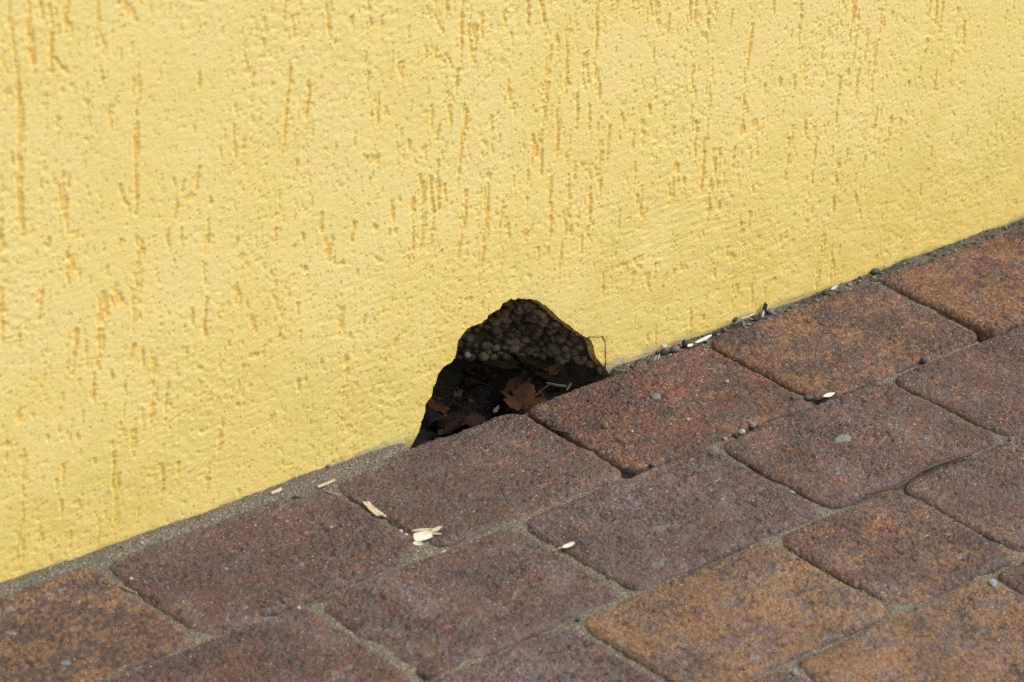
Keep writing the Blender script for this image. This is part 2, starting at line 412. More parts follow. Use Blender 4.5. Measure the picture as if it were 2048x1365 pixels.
# ------------------------------------------------------------------ WALL
# torn grooves of the scratched plaster: x0, z0, x1, z1 (0.1 mm) and width (0.1 mm)
GROOVES = [
    (-5517,3824,-5460,3155,34),(-5485,3116,-5473,2563,38),(-5389,3903,-5372,3574,34),(-5239,3838,-5223,3683,25),(-5232,3652,-5235,3389,33),
    (-5233,3499,-5135,3410,34),(-5122,3846,-5108,3575,38),(-4894,3796,-4894,3599,41),(-4896,3599,-4854,3468,41),(-5299,3884,-5298,3754,27),
    (-4583,3260,-4624,2608,41),(-4612,2559,-4620,2287,33),(-3463,3487,-3467,3345,30),(-3119,3401,-3100,3199,34),(-4134,3134,-4130,3041,30),
    (-3721,3084,-3726,2981,36),(-3407,3035,-3477,2366,27),(-3259,2883,-3287,2570,30),(-5171,2735,-5163,2436,68),(-4138,2509,-4144,2333,30),
    (-4164,2315,-4271,2319,41),(-4297,2326,-4317,2189,27),(-4862,3325,-4856,3245,30),(-4813,3078,-4814,2999,27),(-5526,2948,-5522,2869,30),
    (-3124,1936,-3149,1807,27),(-3971,2596,-3964,2512,19),(-3796,2612,-3775,2547,34),(-5321,2728,-5322,2660,25),(-5577,3588,-5574,3489,34),
    (-4757,3767,-4632,3651,41),(-4069,2112,-4062,2044,33),(-5565,3356,-5505,3320,30),(-4741,2545,-4665,2328,27),(-4251,2443,-4251,2373,30),
    (-4043,2272,-4036,2222,25),(-3345,2357,-3346,2285,25),(-3609,2399,-3615,2377,19),(-2777,3339,-2776,3092,36),(-2922,3254,-2916,3159,27),
    (-2673,3199,-2676,3093,25),(-2116,3197,-2125,3055,33),(-2291,3187,-2152,3013,48),(-1981,3143,-1978,2755,30),(-1895,3040,-1896,2774,36),
    (-1813,3034,-1789,2859,30),(-1853,2946,-1854,2678,25),(-1615,2991,-1594,2889,27),(-1545,2829,-1525,2738,25),(-1406,3043,-1387,2855,33),
    (-1297,3020,-1239,2835,33),(-1029,2826,-1007,2383,36),(-1007,2383,-972,2324,22),(-760,2904,-752,2463,33),(-750,2437,-717,2315,41),
    (-727,2343,-681,2154,36),(-599,2869,-600,2781,82),(-428,2832,-422,2755,19),(-255,2795,-237,2677,25),(-206,2784,-165,2585,41),(-63,2639,-79,2444,27),
    (129,2712,144,2542,30),(196,2697,195,2531,25),(-1115,2714,-1107,2650,33),(-860,2538,-827,2290,52),(-903,2245,-885,1979,30),(-784,2127,-769,1918,27),
    (-1202,2616,-1190,2300,49),(-1200,2327,-1212,2026,49),(-1267,2027,-1244,1907,82),(-1210,1873,-1198,1677,30),(-1292,1932,-1286,1777,25),
    (-1066,2194,-1065,2067,38),(-1073,2069,-1063,1798,25),(-2496,2862,-2496,2681,36),(-2774,2830,-2778,2711,27),(-2220,2895,-2170,2763,36),
    (-2128,2802,-2073,2722,62),(-2294,2900,-2289,2790,27),(-2004,2676,-2010,2494,30),(-2057,2542,-2039,2315,44),(-1918,2447,-1921,2212,36),
    (-1930,2240,-1964,1847,33),(-2224,2471,-2210,2320,30),(-2151,2318,-2168,2198,33),(-1681,2254,-1678,2140,33),(-1612,2112,-1610,2080,25),
    (-1671,2063,-1668,2012,22),(-1760,2010,-1749,1957,30),(-1557,2499,-1535,2381,38),(-1485,2307,-1466,2252,55),(-1574,2391,-1578,2329,25),
    (-2719,2661,-2714,2515,82),(-2615,2564,-2597,2463,41),(-2400,2268,-2396,2181,27),(-2279,2201,-2262,2135,36),(-2763,2248,-2761,2198,68),
    (-2698,2244,-2688,2180,41),(-2285,1992,-2253,1569,38),(-2202,1945,-2162,1544,33),(-2153,2020,-2130,1675,36),(-2360,1811,-2344,1593,36),
    (-2531,1855,-2519,1715,30),(-1892,1765,-1879,1495,33),(-1705,1844,-1680,1813,55),(-1709,1769,-1682,1410,38),(-1545,1599,-1566,1412,27),
    (-1329,1762,-1320,1670,27),(-1102,1666,-1108,1512,33),(-1109,1525,-1076,1255,38),(-977,1815,-936,1441,36),(-901,1744,-890,1586,38),
    (-802,1706,-746,1601,55),(-683,1624,-660,1527,41),(-693,1977,-693,1874,25),(-658,1839,-655,1683,41),(-576,1923,-587,1639,27),(-468,2000,-444,1865,27),
    (-481,1861,-475,1781,22),(-254,1884,-239,1697,41),(-329,1797,-345,1684,22),(-172,2189,-151,2132,25),(-147,2079,-139,2025,16),(-197,1987,-182,1905,33),
    (54,1769,66,1634,25),(-312,1577,-293,1407,25),(98,1467,127,1326,49),(66,1342,86,1216,36),(186,1324,202,1240,27),(195,2168,226,1912,38),
    (220,1887,218,1730,22),(283,1754,286,1447,33),(-730,1493,-719,1227,33),(-629,1545,-626,1400,27),(-253,1357,-215,1093,55),(-616,2036,-605,1994,27),
    (-955,1368,-913,1212,68),(-1488,1404,-1477,1356,30),(-1258,1369,-1263,1318,16),(-2864,1794,-2855,1729,25),(-2078,1864,-2069,1773,25),
    (-356,2128,-350,2114,25),(-2112,2123,-2109,2060,19),(974,2529,984,2406,25),(1276,2421,1269,2270,33),(1269,2270,1279,2107,25),(290,2677,294,2605,20),
    (316,2564,332,2429,25),(314,2421,319,2372,23),(790,2376,787,2328,35),(772,2319,762,2029,33),(739,2022,744,1922,25),(760,1894,764,1534,56),
    (884,1629,891,1477,38),(404,2136,412,2049,18),(384,2007,403,1807,38),(352,2014,363,1939,20),(408,1756,383,1516,38),(378,1492,383,1179,28),
    (546,1475,538,1390,33),(505,1398,503,1261,33),(692,1451,692,1289,28),(734,1278,756,1134,20),(600,1249,610,1146,20),(474,1231,466,975,38),
    (538,1227,539,1126,25),(1356,1935,1361,1815,23),(1264,1875,1267,1700,23),(1098,1901,1113,1811,28),(962,1884,960,1822,23),(1458,1830,1464,1779,18),
    (1599,1835,1613,1756,25),(1821,2346,1833,2251,51),(1701,2372,1699,2323,28),(1900,2118,1872,1797,25),(1888,2207,1903,2154,28),(1839,1792,1829,1731,33),
    (1760,1747,1759,1482,33),(1747,1510,1755,1342,25),(2007,2069,2021,1889,20),(2004,1893,2008,1791,25),(1954,1816,1957,1727,23),(1950,1716,1927,1492,28),
    (2162,2185,2169,1995,63),(2118,1931,2123,1688,33),(2116,1677,2126,1535,25),(2195,1467,2189,1443,18),(2186,1405,2186,1198,28),(2682,2160,2664,1974,25),
    (2754,2145,2764,1952,25),(2830,2103,2820,1862,28),(2999,2028,3015,1948,20),(3100,1890,3109,1707,25),(2683,1842,2685,1790,30),(2676,1766,2665,1653,20),
    (2634,1622,2633,1570,23),(2986,1631,2994,1552,30),(3631,1955,3669,1830,23),(3562,1814,3566,1755,23),(2382,1293,2369,1128,38),(2354,1105,2351,1001,20),
    (1561,1300,1551,1098,30),(1542,1036,1555,916,25),(1425,1473,1431,1345,25),(1254,1376,1271,1295,30),(1269,1232,1255,1134,30),(1250,1110,1260,1018,28),
    (1824,1081,1816,1005,43),(1809,994,1813,746,38),(1813,746,1811,622,30),(1904,1126,1902,996,23),(2107,1010,2101,920,25),(2027,887,2030,821,18),
    (2866,913,2879,817,28),(2906,1259,2917,1184,18),(2604,1266,2601,1228,20),(2524,1531,2534,1484,28),(2859,1401,2865,1360,20),(2780,629,2796,518,20),
    (2040,713,2059,629,30),(2383,889,2381,836,25),(2395,595,2411,471,15),(1850,932,1881,963,23),(1258,1488,1264,1462,15),(1657,1417,1661,1378,18),
    (572,1042,571,967,30),(825,1965,837,1925,20),(3281,352,3303,332,63),(2846,732,2853,710,18),(3940,188,3955,149,51),(-5616,2535,-5614,2341,30),
    (-5627,2080,-5625,1672,27),(-5129,2187,-5105,2075,36),(-5131,2071,-5135,1966,30),(-5064,2297,-5065,2239,30),(-5020,2273,-5020,2227,19),
    (-4587,2181,-4588,2028,55),(-4595,2042,-4602,1770,55),(-4616,1762,-4630,1514,60),(-4363,2145,-4370,2017,41),(-4062,2113,-4074,1913,36),
    (-4081,1842,-4081,1806,19),(-4317,1907,-4317,1823,25),(-4731,2161,-4725,2112,38),(-5291,2323,-5273,2272,41),(-4836,2001,-4837,1954,27),
    (-4889,1898,-4878,1681,60),(-4811,1888,-4760,1755,68),(-4898,1675,-4894,1470,55),(-4907,1473,-4934,1325,60),(-4948,1305,-4953,1100,25),
    (-4864,1796,-4839,1682,33),(-5336,1964,-5359,1748,33),(-5516,1781,-5524,1678,41),(-5080,1631,-5096,1385,33),(-5100,1374,-5101,1326,19),
    (-5004,1526,-5005,1442,25),(-4644,1396,-4691,1289,33),(-4804,1274,-4811,1191,27),(-4484,1252,-4478,1090,38),(-4492,1033,-4499,837,36),
    (-4377,1023,-4397,780,25),(-4188,1532,-4181,1408,30),(-4073,1573,-4084,1264,30),(-4221,1273,-4234,1166,25),(-4295,786,-4295,698,16),
    (-3942,690,-3948,578,36),(-3948,565,-3947,424,36),(-4654,848,-4641,657,36),(-3826,1602,-3818,1464,55),(-3691,1367,-3690,1279,41),
    (-3676,1263,-3661,1196,25),(-3809,1938,-3829,1870,33),(-3752,1801,-3779,1772,41),(-3504,1917,-3502,1794,27),(-3354,1754,-3357,1712,19),
    (-3285,1822,-3283,1735,27),(-3137,1881,-3134,1782,30),(-3077,1754,-3067,1640,68),(-3066,1627,-3065,1565,25),(-3527,1617,-3519,1566,38),
    (-3258,1593,-3257,1543,36),(-3324,1325,-3315,1222,25),(-3298,1116,-3296,1027,19),(-2954,1207,-2942,1039,38),(-2964,1032,-2962,968,14),
    (-2936,819,-2888,676,55),(-2915,581,-2935,248,19),(-3524,573,-3523,509,36),(-3312,752,-3308,674,33),(-3715,1062,-3673,1037,55),
    (-3616,1033,-3589,1088,25),(-3757,999,-3784,944,22),(-3713,847,-3712,822,36),(-3824,729,-3795,721,36),(-5516,1224,-5524,1130,46),
    (-5225,1001,-5220,950,25),(-5584,1004,-5585,980,41),(-3884,1199,-3884,1161,27),(-4132,1098,-4125,1071,55),(-3952,1057,-3952,1007,30),
    (-4343,888,-4336,849,27),(-3112,846,-3111,807,33),(-4102,613,-4088,596,22),(-4821,776,-4815,737,30),(-4734,823,-4734,786,46),(-4411,609,-4411,571,33),
    (-5183,1206,-5181,1169,25),(-5472,877,-5492,565,38),(-5513,498,-5533,181,38),(-5184,711,-5188,502,27),(-5208,459,-5216,349,27),
    (-5244,632,-5246,558,22),(-4802,676,-4817,431,30),(-4770,528,-4786,218,36),(-4792,208,-4807,35,25),(-4948,685,-4945,622,19),(-4418,465,-4425,239,25),
    (-4432,229,-4435,166,11),(-4603,196,-4624,101,27),(-4927,227,-4929,13,25),(-5373,352,-5376,228,41),(-5140,211,-5145,112,19),(-5265,190,-5263,139,22),
    (-5072,289,-5073,264,19),(-5097,410,-5064,374,55),(-4575,396,-4575,377,19),(-4879,262,-4879,250,25),(-4016,336,-4058,209,46),(-3431,175,-3423,146,22),
    (-3795,71,-3795,19,27),(-4308,443,-4288,385,36),(-3961,434,-3968,385,27),(904,864,905,753,31),(841,786,859,576,44),(232,620,255,582,78),
    (-211,819,-192,705,78),(-121,655,-71,516,37),(-250,706,-252,613,41),(87,597,49,482,31),(155,610,142,535,31),(-38,710,-38,585,22),
    (1735,517,1730,291,41),(1708,297,1707,35,47),(1844,309,1878,20,37),(1339,606,1293,554,62),(732,578,748,510,62),(580,493,598,408,25),
    (830,296,828,216,37),(987,252,1003,54,28),(1136,194,1143,128,25),(356,221,374,24,28),(112,307,114,180,19),(13,208,27,45,22),(2120,578,2130,493,34),
    (1296,52,1300,18,25),(494,134,497,101,28),(-58,134,-53,69,31),(-2530,1792,-2522,1703,33),(-2268,1547,-2280,1410,27),(-2178,1561,-2193,1374,41),
    (-2367,1598,-2359,1406,49),(-1891,1574,-1920,1377,25),(-1923,1378,-1936,1227,30),(-1688,1649,-1679,1415,33),(-1691,1419,-1707,1281,33),
    (-1707,1281,-1723,1129,30),(-1563,1488,-1565,1385,22),(-1481,1408,-1468,1262,19),(-1343,1326,-1306,1238,55),(-1257,1342,-1278,1295,22),
    (-1084,1362,-1088,1179,30),(-1096,1181,-1102,1078,25),(-954,1341,-949,1142,33),(-892,1245,-883,1164,27),(-972,1122,-973,896,30),
    (-741,1179,-693,1073,27),(-2857,1766,-2875,1634,33),(-3085,1666,-3053,1558,55),(-2681,1720,-2677,1694,41),(-2494,1632,-2489,1606,27),
    (-2981,1525,-2863,1481,27),(-2818,1431,-2819,1381,25),(-2658,1475,-2628,1442,55),(-2166,1283,-2172,1240,22),(-2088,1384,-2093,1347,27),
    (-2942,1194,-2946,1049,41),(-2748,1069,-2753,980,30),(-2870,963,-2865,936,33),(-2464,806,-2470,756,36),(-1852,931,-1806,931,36),
    (-1197,1143,-1184,1060,25),(-227,813,-216,782,68),(-402,820,-375,785,68),(-564,770,-544,602,33),(-653,862,-648,834,27),(-121,647,-66,495,27),
    (-259,699,-255,603,14),(1,710,17,623,16),
]
HOLE = [(-0.2308, -0.0079), (-0.2235, 0.002), (-0.2214, 0.0096), (-0.2181, 0.018), (-0.2173, 0.0239), (-0.2131, 0.0278), (-0.2112, 0.0342), (-0.2095, 0.0379), (-0.2075, 0.0435),
        (-0.2027, 0.0472), (-0.1969, 0.0485), (-0.1929, 0.0512), (-0.1918, 0.0563), (-0.1908, 0.0634), (-0.1869, 0.0677), (-0.1834, 0.0701), (-0.1782, 0.0717), (-0.1698, 0.0717),
        (-0.1644, 0.0737), (-0.1634, 0.076), (-0.1582, 0.0772), (-0.1532, 0.0782), (-0.151, 0.0811), (-0.146, 0.0822), (-0.1433, 0.083), (-0.1406, 0.0813), (-0.1375, 0.0798),
        (-0.1357, 0.0809), (-0.1248, 0.0768), (-0.1176, 0.0742), (-0.1082, 0.0665), (-0.0975, 0.0556), (-0.0844, 0.044), (-0.0736, 0.0346), (-0.068, 0.0309), (-0.0616, 0.0291), (-0.0512, 0.0261),
        (-0.0481, 0.0206), (-0.0461, 0.003), (-0.0464, -0.0014), (-0.0429, -0.0061), (-0.041, -0.012), (-0.040, -0.06), (-0.238, -0.06), (-0.2365, -0.014)]
FRAGMENT = [(-0.066, 0.0292), (-0.0616, 0.0284), (-0.0521, 0.0258), (-0.049, 0.0204), (-0.0472, 0.0037), (-0.0481, 0.0009), (-0.0529, 0.0066), (-0.0582, 0.0135), (-0.0597, 0.0215), (-0.064, 0.028)]

def wall_height(X, Z):
    """plaster relief in metres (positive = towards the viewer) and the share of groove colour"""
    x = X * 1000; z = Z * 1000
    h = 0.40 * fbm(x / 55, z / 45, 3, 3)
    low = sstep(190, 60, z) * .55 + .45
    patch = sstep(-.15, .45, fbm(x / 70, z / 60, 11, 3))
    trowel = sstep(-.05, .45, fbm(x / 110, z / 45, 13, 2) + .5 * sstep(170, 90, z) - .25)
    ridge = fbm(x / 15 + .04 * z, z / 3.0 + vnoise(x / 40, z / 40, 5), 21, 4, .55)
    spot = np.exp(-((x + 90) / 190) ** 2 - ((z - 115) / 60) ** 2)
    h = h + (0.05 + (.20 + .32 * spot) * low * trowel) * np.minimum(ridge, .16) * 1.4
    crumb = fbm(x / 4.6, z / 3.6, 23, 4, .62)
    h = h + (0.12 + 0.46 * patch) * np.minimum(crumb, .16)
    rough = fbm(x / 3.6, z / 2.9, 31, 4, .6)
    h = h + (0.16 + 0.26 * patch) * np.minimum(rough, .28)
    f1, f2 = cells(x / 2.3, z / 2.0, 41)
    h = h + .24 * (0.5 - f1)
    h = h * .70
    # small torn pits
    sel = sstep(-.25, .45, fbm(x / 90, z / 80, 53, 2))
    n = fbm(x / 2.2, z / 3.2, 47, 3, .6)
    pit = sstep(.47, .62, n + .12 * sel) * 0.6
    h = h + .09 * vnoise(x / .9, z / .8, 48) + .07 * vnoise(x / 1.7, z / 1.5, 49)
    g = np.zeros_like(h)
    return h, pit, rough, g

def carve(gx, gz, h, pit, rough):
    depth = pit.copy()
    lip = np.zeros_like(h)
    rng = np.random.default_rng(4)
    lst = [(a / 10, b / 10, c / 10, d / 10, w / 10) for a, b, c, d, w in GROOVES]
    # broad torn places are bundles of short scratches
    bundles = [g for g in lst if g[4] > 3.3]
    lst = [(a_, b_, c_, d_, w_ * .84) for a_, b_, c_, d_, w_ in lst if w_ <= 3.3]
    for (x0, z0, x1, z1, w) in bundles:
        L = math.hypot(x1 - x0, z1 - z0)
        for k in range(int(3 + w * .9 + L * .12)):
            t = rng.uniform(0, 1); l = rng.uniform(.18, .6) * L + rng.uniform(.5, 2.5)
            x = x0 + (x1 - x0) * t + rng.uniform(-.5, .5) * w; z = z0 + (z1 - z0) * t + rng.uniform(0, .3) * l
            lst.append((x, z, x + (x1 - x0) / max(L, 1) * l * .6 + rng.normal(0, .3), z - l * rng.uniform(.5, 1), rng.uniform(1.0, 2.3)))
    # short scratches too small to trace one by one
    for k in range(2700):
        x = rng.uniform(-620, 450); z = rng.uniform(6, 410)
        dens = (.22 + .5 * (z > 80)) * (.35 + .65 * float(sstep(np.array(-.1), np.array(.35), vnoise(np.array(x / 60.), np.array(z / 50.), 68) + .25)))
        if rng.random() > dens: continue
        L = rng.exponential(4.6) + .8
        lst.append((x, z, x + rng.normal(0, .08) * L - .03 * L, z - L, rng.uniform(.7, 1.7)))
    # the scratching goes on beyond what the picture shows
    for k in range(420):
        x = rng.uniform(-1000, 900); z = rng.uniform(10, 1200)
        if -640 < x < 480 and z < 400 + (-.25 * (x + 560) if x > -560 else 0): continue
        L = rng.exponential(16) + 5
        lst.append((x, z, x + rng.normal(0, .05) * L, z - L, rng.uniform(1.6, 3.6)))
    gxm = gx * 1000; gzm = gz * 1000
    for (x0, z0, x1, z1, w) in lst:
        if math.hypot(x1 - x0, z1 - z0) < 1.2: z1 -= 1.0
        pad = w * .5 + 4
        i0, i1 = np.searchsorted(gxm, [min(x0, x1) - pad, max(x0, x1) + pad])
        j0, j1 = np.searchsorted(gzm, [min(z0, z1) - pad, max(z0, z1) + pad])
        if i1 - i0 < 2 or j1 - j0 < 2: continue
        X, Z = np.meshgrid(gxm[i0:i1], gzm[j0:j1])
        ex, ez = x1 - x0, z1 - z0
        L = math.hypot(ex, ez)
        t = np.clip(((X - x0) * ex + (Z - z0) * ez) / (L * L), 0, 1)
        s = int(abs(x0 * 7 + z0 * 13)) % 1000
        wob = vnoise(t * L / 9 + s, np.zeros_like(t), 61) * min(1.1, w * .3) + vnoise(t * L / 3 + s, np.zeros_like(t), 62) * .35
        d = np.hypot(X - x0 - t * ex - wob, Z - z0 - t * ez)
        hw = w * .5 * (1.0 - .55 * sstep(.55, 1.0, t) + .42 * vnoise(t * L / 3.5 + s, t * 0 + 9.5, 63))
        edge = d - hw + .6 * rough[j0:j1, i0:i1] + .75 * vnoise(X / 1.35, Z / 1.2, 64)
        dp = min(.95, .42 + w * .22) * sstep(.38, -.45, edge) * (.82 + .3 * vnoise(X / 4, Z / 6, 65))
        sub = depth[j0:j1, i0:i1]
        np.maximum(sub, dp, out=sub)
        lp = .14 * sstep(1.7, .5, np.abs(edge - .7)) * (vnoise(X / 2.4, Z / 2.4, 66) > -.1)
        sub2 = lip[j0:j1, i0:i1]
        np.maximum(sub2, lp, out=sub2)
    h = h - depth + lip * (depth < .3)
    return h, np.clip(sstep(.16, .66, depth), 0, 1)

def spread(a, b, step, far, growth=1.22):
    core = list(np.arange(a, b, step))
    s = step; lo = []; x = a
    while x > -far:
        s = min(s * growth, .12); x -= s; lo.append(x)
    s = step; hi = []; x = core[-1]
    while x < far:
        s = min(s * growth, .12); x += s; hi.append(x)
    return np.array(lo[::-1] + core + hi)

gx = spread(-0.585, 0.425, 0.00098, 2.4)
gz = list(np.arange(-0.030, 0.398, 0.00094)); s = .00094
while gz[-1] < 2.3:
    s = min(s * 1.22, .12); gz.append(gz[-1] + s)
gz = np.array(gz)
X, Z = np.meshgrid(gx, gz)
h, pit, rough, _ = wall_height(X, Z)
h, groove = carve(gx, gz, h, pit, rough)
# cut the hole: distance to the outline only near it
sd = np.full(X.shape, -1.0)
j = slice(0, np.searchsorted(gz, .12)); i = slice(np.searchsorted(gx, -.27), np.searchsorted(gx, -.01))
sub = -poly_sdf(X[j, i], Z[j, i], HOLE)
sub = sub + .0007 * fbm(X[j, i] * 1000 / 3.2, Z[j, i] * 1000 / 3.2, 71, 3)
sd[j, i] = sub
# the plaster curls slightly outward round the break on the left, and breaks back on the right
near = np.exp(-np.clip(-sub, 0, None) / .006)
h[j, i] += near * np.where(X[j, i] < -.139, .35, -.5)
bare = np.zeros(X.shape, np.float32)
for (bx, bz, br) in [(*(-0.3011, 0.0009), .0045), (*(0.3162, 0.0887), .003), (*(-0.4397, 0.0454), .0022), (*(-0.4841, 0.0402), .003), (*(0.1289, 0.1047), .002), (*(0.0606, 0.1054), .0018), (*(-0.5128, 0.1443), .003)]:
    r = np.hypot(X - bx, Z - bz) + .0012 * rough
    bare = np.maximum(bare, .55 * sstep(br * .8, br * .4, r))
# bare mortar strip along the foot just right of the hole
strip = sstep(.002, .0, Z - .0015 - .003 * vnoise(X * 160, Z * 20, 77)) * sstep(-.047, -.044, X) * sstep(.020, -.01, X)
bare = np.maximum(bare, .55 * strip)
strip2 = sstep(.003, .0, Z + .001 - .004 * vnoise(X * 120, Z * 20, 78)) * sstep(-.315, -.285, X) * sstep(-.228, -.25, X)
bare = np.maximum(bare, .6 * strip2)

wall = add_obj('stucco_wall', None)
tag(wall, 'yellow scratched stucco wall with a broken hole at its foot', 'wall')

def plaster_mesh(name, gx, gz, sd, h, groove, bare, step, thick):
    px, pz, ph, quads, be, used = relief(gx, gz, sd, h, step)
    v = np.stack([px, -ph / 1000, pz], 1)
    bv = np.unique(be)
    rng = np.random.default_rng(8)
    rings = [(0.0, 0.0), (0.2, .00), (.6, 1.0), (1.0, 2.0)]
    allv = [v]; allq = [quads]; nv = len(v)
    prev = {int(k): int(k) for k in bv}
    # outline normals in plan, to let the break run slightly inward
    cx = np.zeros(len(v)); cz = np.zeros(len(v))
    for a, b in be:
        d = v[b] - v[a]
        for q in (a, b): cx[q] += d[2]; cz[q] -= d[0]
    ln = np.hypot(cx, cz) + 1e-12; cx /= ln; cz /= ln
    for frac, inset in rings:
        nvv = v[bv].copy()
        nvv[:, 1] += thick * frac
        # the break bevels back: on the upper right rim the rear edge sticks out further than the front
        slope = np.where(cx[bv] < -.2, -.00085, .0004) * inset + (rng.normal(0, .00015, len(bv)) if frac else 0)
        nvv[:, 0] -= cx[bv] * slope
        nvv[:, 2] -= cz[bv] * slope
        cur = {int(k): nv + n for n, k in enumerate(bv)}
        if frac: allq.append(np.array([[prev[int(b)], prev[int(a)], cur[int(a)], cur[int(b)]] for a, b in be]))
        allv.append(nvv); nv += len(bv); prev = cur
    vv = np.concatenate(allv)
    me = mesh_from(name, vv, np.concatenate(allq))
    k = len(bv) * len(rings)
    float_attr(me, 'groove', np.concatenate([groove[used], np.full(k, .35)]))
    float_attr(me, 'bare', np.concatenate([bare[used], np.zeros(k)]))
    x, z = vv[:, 0] * 1000, vv[:, 2] * 1000
    float_attr(me, 'tone', sstep(-.5, .5, fbm(x / 60, z / 60, 201, 2) + .7 * fbm(x / 7, z / 6, 202, 3)))
    lim = z - 50 - .05 * x - 60 * fbm(x / 45, z / 45, 203, 3)
    float_attr(me, 'low_tint', .85 * sstep(130, -40, lim) * (.6 + .4 * fbm(x / 15, z / 9, 204, 4, .6)))
    float_attr(me, 'foot', .50 * sstep(4, -2, z - .5 - 4 * fbm(x / 16, z / 16, 205, 3)))
    float_attr(me, 'mould', np.clip(sstep(.12, .42, fbm(x / 45, z / 45, 206, 3)) + .8 * sstep(45, 5, z) * sstep(-.2, .3, fbm(x / 30, z / 30, 207, 3)), 0, 1))
    return me

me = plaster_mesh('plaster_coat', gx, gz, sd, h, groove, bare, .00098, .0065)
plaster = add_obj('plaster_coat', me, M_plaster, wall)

# cracked-off corner piece, still hanging beside the hole
fx = np.arange(-.085, -.035, .0006); fz = np.arange(-.005, .04, .0006)
FX, FZ = np.meshgrid(fx, fz)
fh, fp, fr, _ = wall_height(FX, FZ)
fsd = poly_sdf(FX, FZ, FRAGMENT) + .0004 * fbm(FX * 1000 / 2.5, FZ * 1000 / 2.5, 73, 2)
fh = fh - 0.9 - fp
me = plaster_mesh('plaster_fragment', fx, fz, fsd, fh, np.zeros_like(fh), np.zeros_like(fh), .0006, .005)
frag = add_obj('plaster_fragment', me, M_plaster, wall)
frag['label'] = 'cracked corner piece of yellow plaster at the right rim of the hole'

# ---- insulation board with the eaten-out hollow
ZL = np.array([-.06, -.0075, .0, .02, .035, .05, .062, .07, .0805, .0840])
right_pts = [(-.041, -.06), (-.043, -.006)] + [(-0.0429, -0.0061), (-0.0532, 0.0067), (-0.0612, 0.0228), (-0.068, 0.0309), (-0.0844, 0.044), (-0.1082, 0.0665), (-0.1248, 0.0768)]
left_pts = [(-.238, -.06), (-.2365, -.014), (-0.2308, -0.0079), (-0.2181, 0.018), (-0.2075, 0.0435), (-0.1929, 0.0512), (-0.1869, 0.0677), (-0.1644, 0.0737), (-0.151, 0.0811), (-0.1409, 0.0816)]
rp = np.array(sorted(right_pts, key=lambda p: p[1])); lp_ = np.array(sorted(left_pts, key=lambda p: p[1]))
APEX = .0815
def hollow(x, z):
    xr = np.interp(z, rp[:, 1], rp[:, 0]); xl = np.interp(z, lp_[:, 1], lp_[:, 0])
    top = sstep(APEX + .006, APEX - .006, z)
    u = (xr + .002 - x)
    d = .074 * sstep(-.004, .155, u) + .030 * sstep(0, .03, u)
    leftw = sstep(xl - .050, xl - .012, x)
    return .0072 + d * top * leftw * (u > -.004)
ix_ = spread(-.30, .0, .0022, 2.4, 1.35)
iz_ = list(np.arange(-.06, .10, .0022)); s = .0022
while iz_[-1] < 2.28:
    s = min(s * 1.35, .3); iz_.append(iz_[-1] + s)
iz_ = np.array(iz_)
IX, IZ = np.meshgrid(ix_, iz_)
D = hollow(IX, IZ)
f1, f2 = cells(IX * 1000 / 5, IZ * 1000 / 5, 81)
D = D + np.where(D > .0085, .0016 * (f1 - .5) + .002 * fbm(IX * 60, IZ * 60, 83, 3), 0)
n0, n1 = IX.shape
ii = np.arange(n0 * n1).reshape(n0, n1)
quads = np.stack([ii[:-1, :-1], ii[:-1, 1:], ii[1:, 1:], ii[1:, :-1]], -1).reshape(-1, 4)
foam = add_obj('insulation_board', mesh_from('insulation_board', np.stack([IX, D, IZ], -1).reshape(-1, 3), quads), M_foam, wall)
foam['label'] = 'broken grey-brown polystyrene foam inside the hole'

# foam beads, each its own piece
import bmesh
def ico(name, r, sub, mat, jitter=0, seed=0):
    bm = bmesh.new()
    bmesh.ops.create_icosphere(bm, subdivisions=sub, radius=r)
    rg = random.Random(seed)
    if jitter:
        for v in bm.verts: v.co *= 1 + rg.uniform(-jitter, jitter)
    me = bpy.data.meshes.new(name); bm.to_mesh(me); bm.free()
    for p in me.polygons: p.use_smooth = True
    me.materials.append(mat)
    return me
def make_bead_mat():
    m, nt, b = mat_new('foam_bead')
    N = NT(nt)
    oi = N.n('ShaderNodeObjectInfo')
    c = N.mix(oi.outputs['Random'], (0.22, 0.174, 0.108), (0.33, 0.270, 0.176))
    c = N.mix(N.ramp(N.noise(N.pos(), 70, 4), .38, .62, 0, .85), c, (0.055, 0.043, 0.026))
    nt.links.new(c, b.inputs['Base Color']); b.inputs['Roughness'].default_value = .6
    return m
M_bead = make_bead_mat()
bead_meshes = [ico('bead', .0043, 2, M_bead, .09, k) for k in range(4)]
rng = np.random.default_rng(5)
pts = []
for k in range(40000):
    x = rng.uniform(-.225, -.048); z = rng.uniform(.0, .083)
    xr = np.interp(z, rp[:, 1], rp[:, 0]); xl = np.interp(z, lp_[:, 1], lp_[:, 0])
    if x > xr + .001 or x < xl + .008: continue
    y = float(hollow(np.array([x]), np.array([z]))[0])
    if y < .0100: continue
    p = np.array([x, y, z])
    if pts and np.min(np.sum((np.array(pts) - p) ** 2, 1)) < .0050 ** 2: continue
    pts.append(p)
    if len(pts) >= 300: break
for k, p in enumerate(pts):
    b = add_obj('bead', bead_meshes[k % 4], None, foam)
    b.location = (p[0], p[1] + .0024 + rng.normal(0, .0005), p[2])
    sc = rng.uniform(.66, 1.28)
    b.scale = (sc * rng.uniform(.85, 1.15), sc * rng.uniform(.85, 1.1), sc * rng.uniform(.85, 1.15))
    b.rotation_euler = tuple(rng.uniform(0, 6, 3))

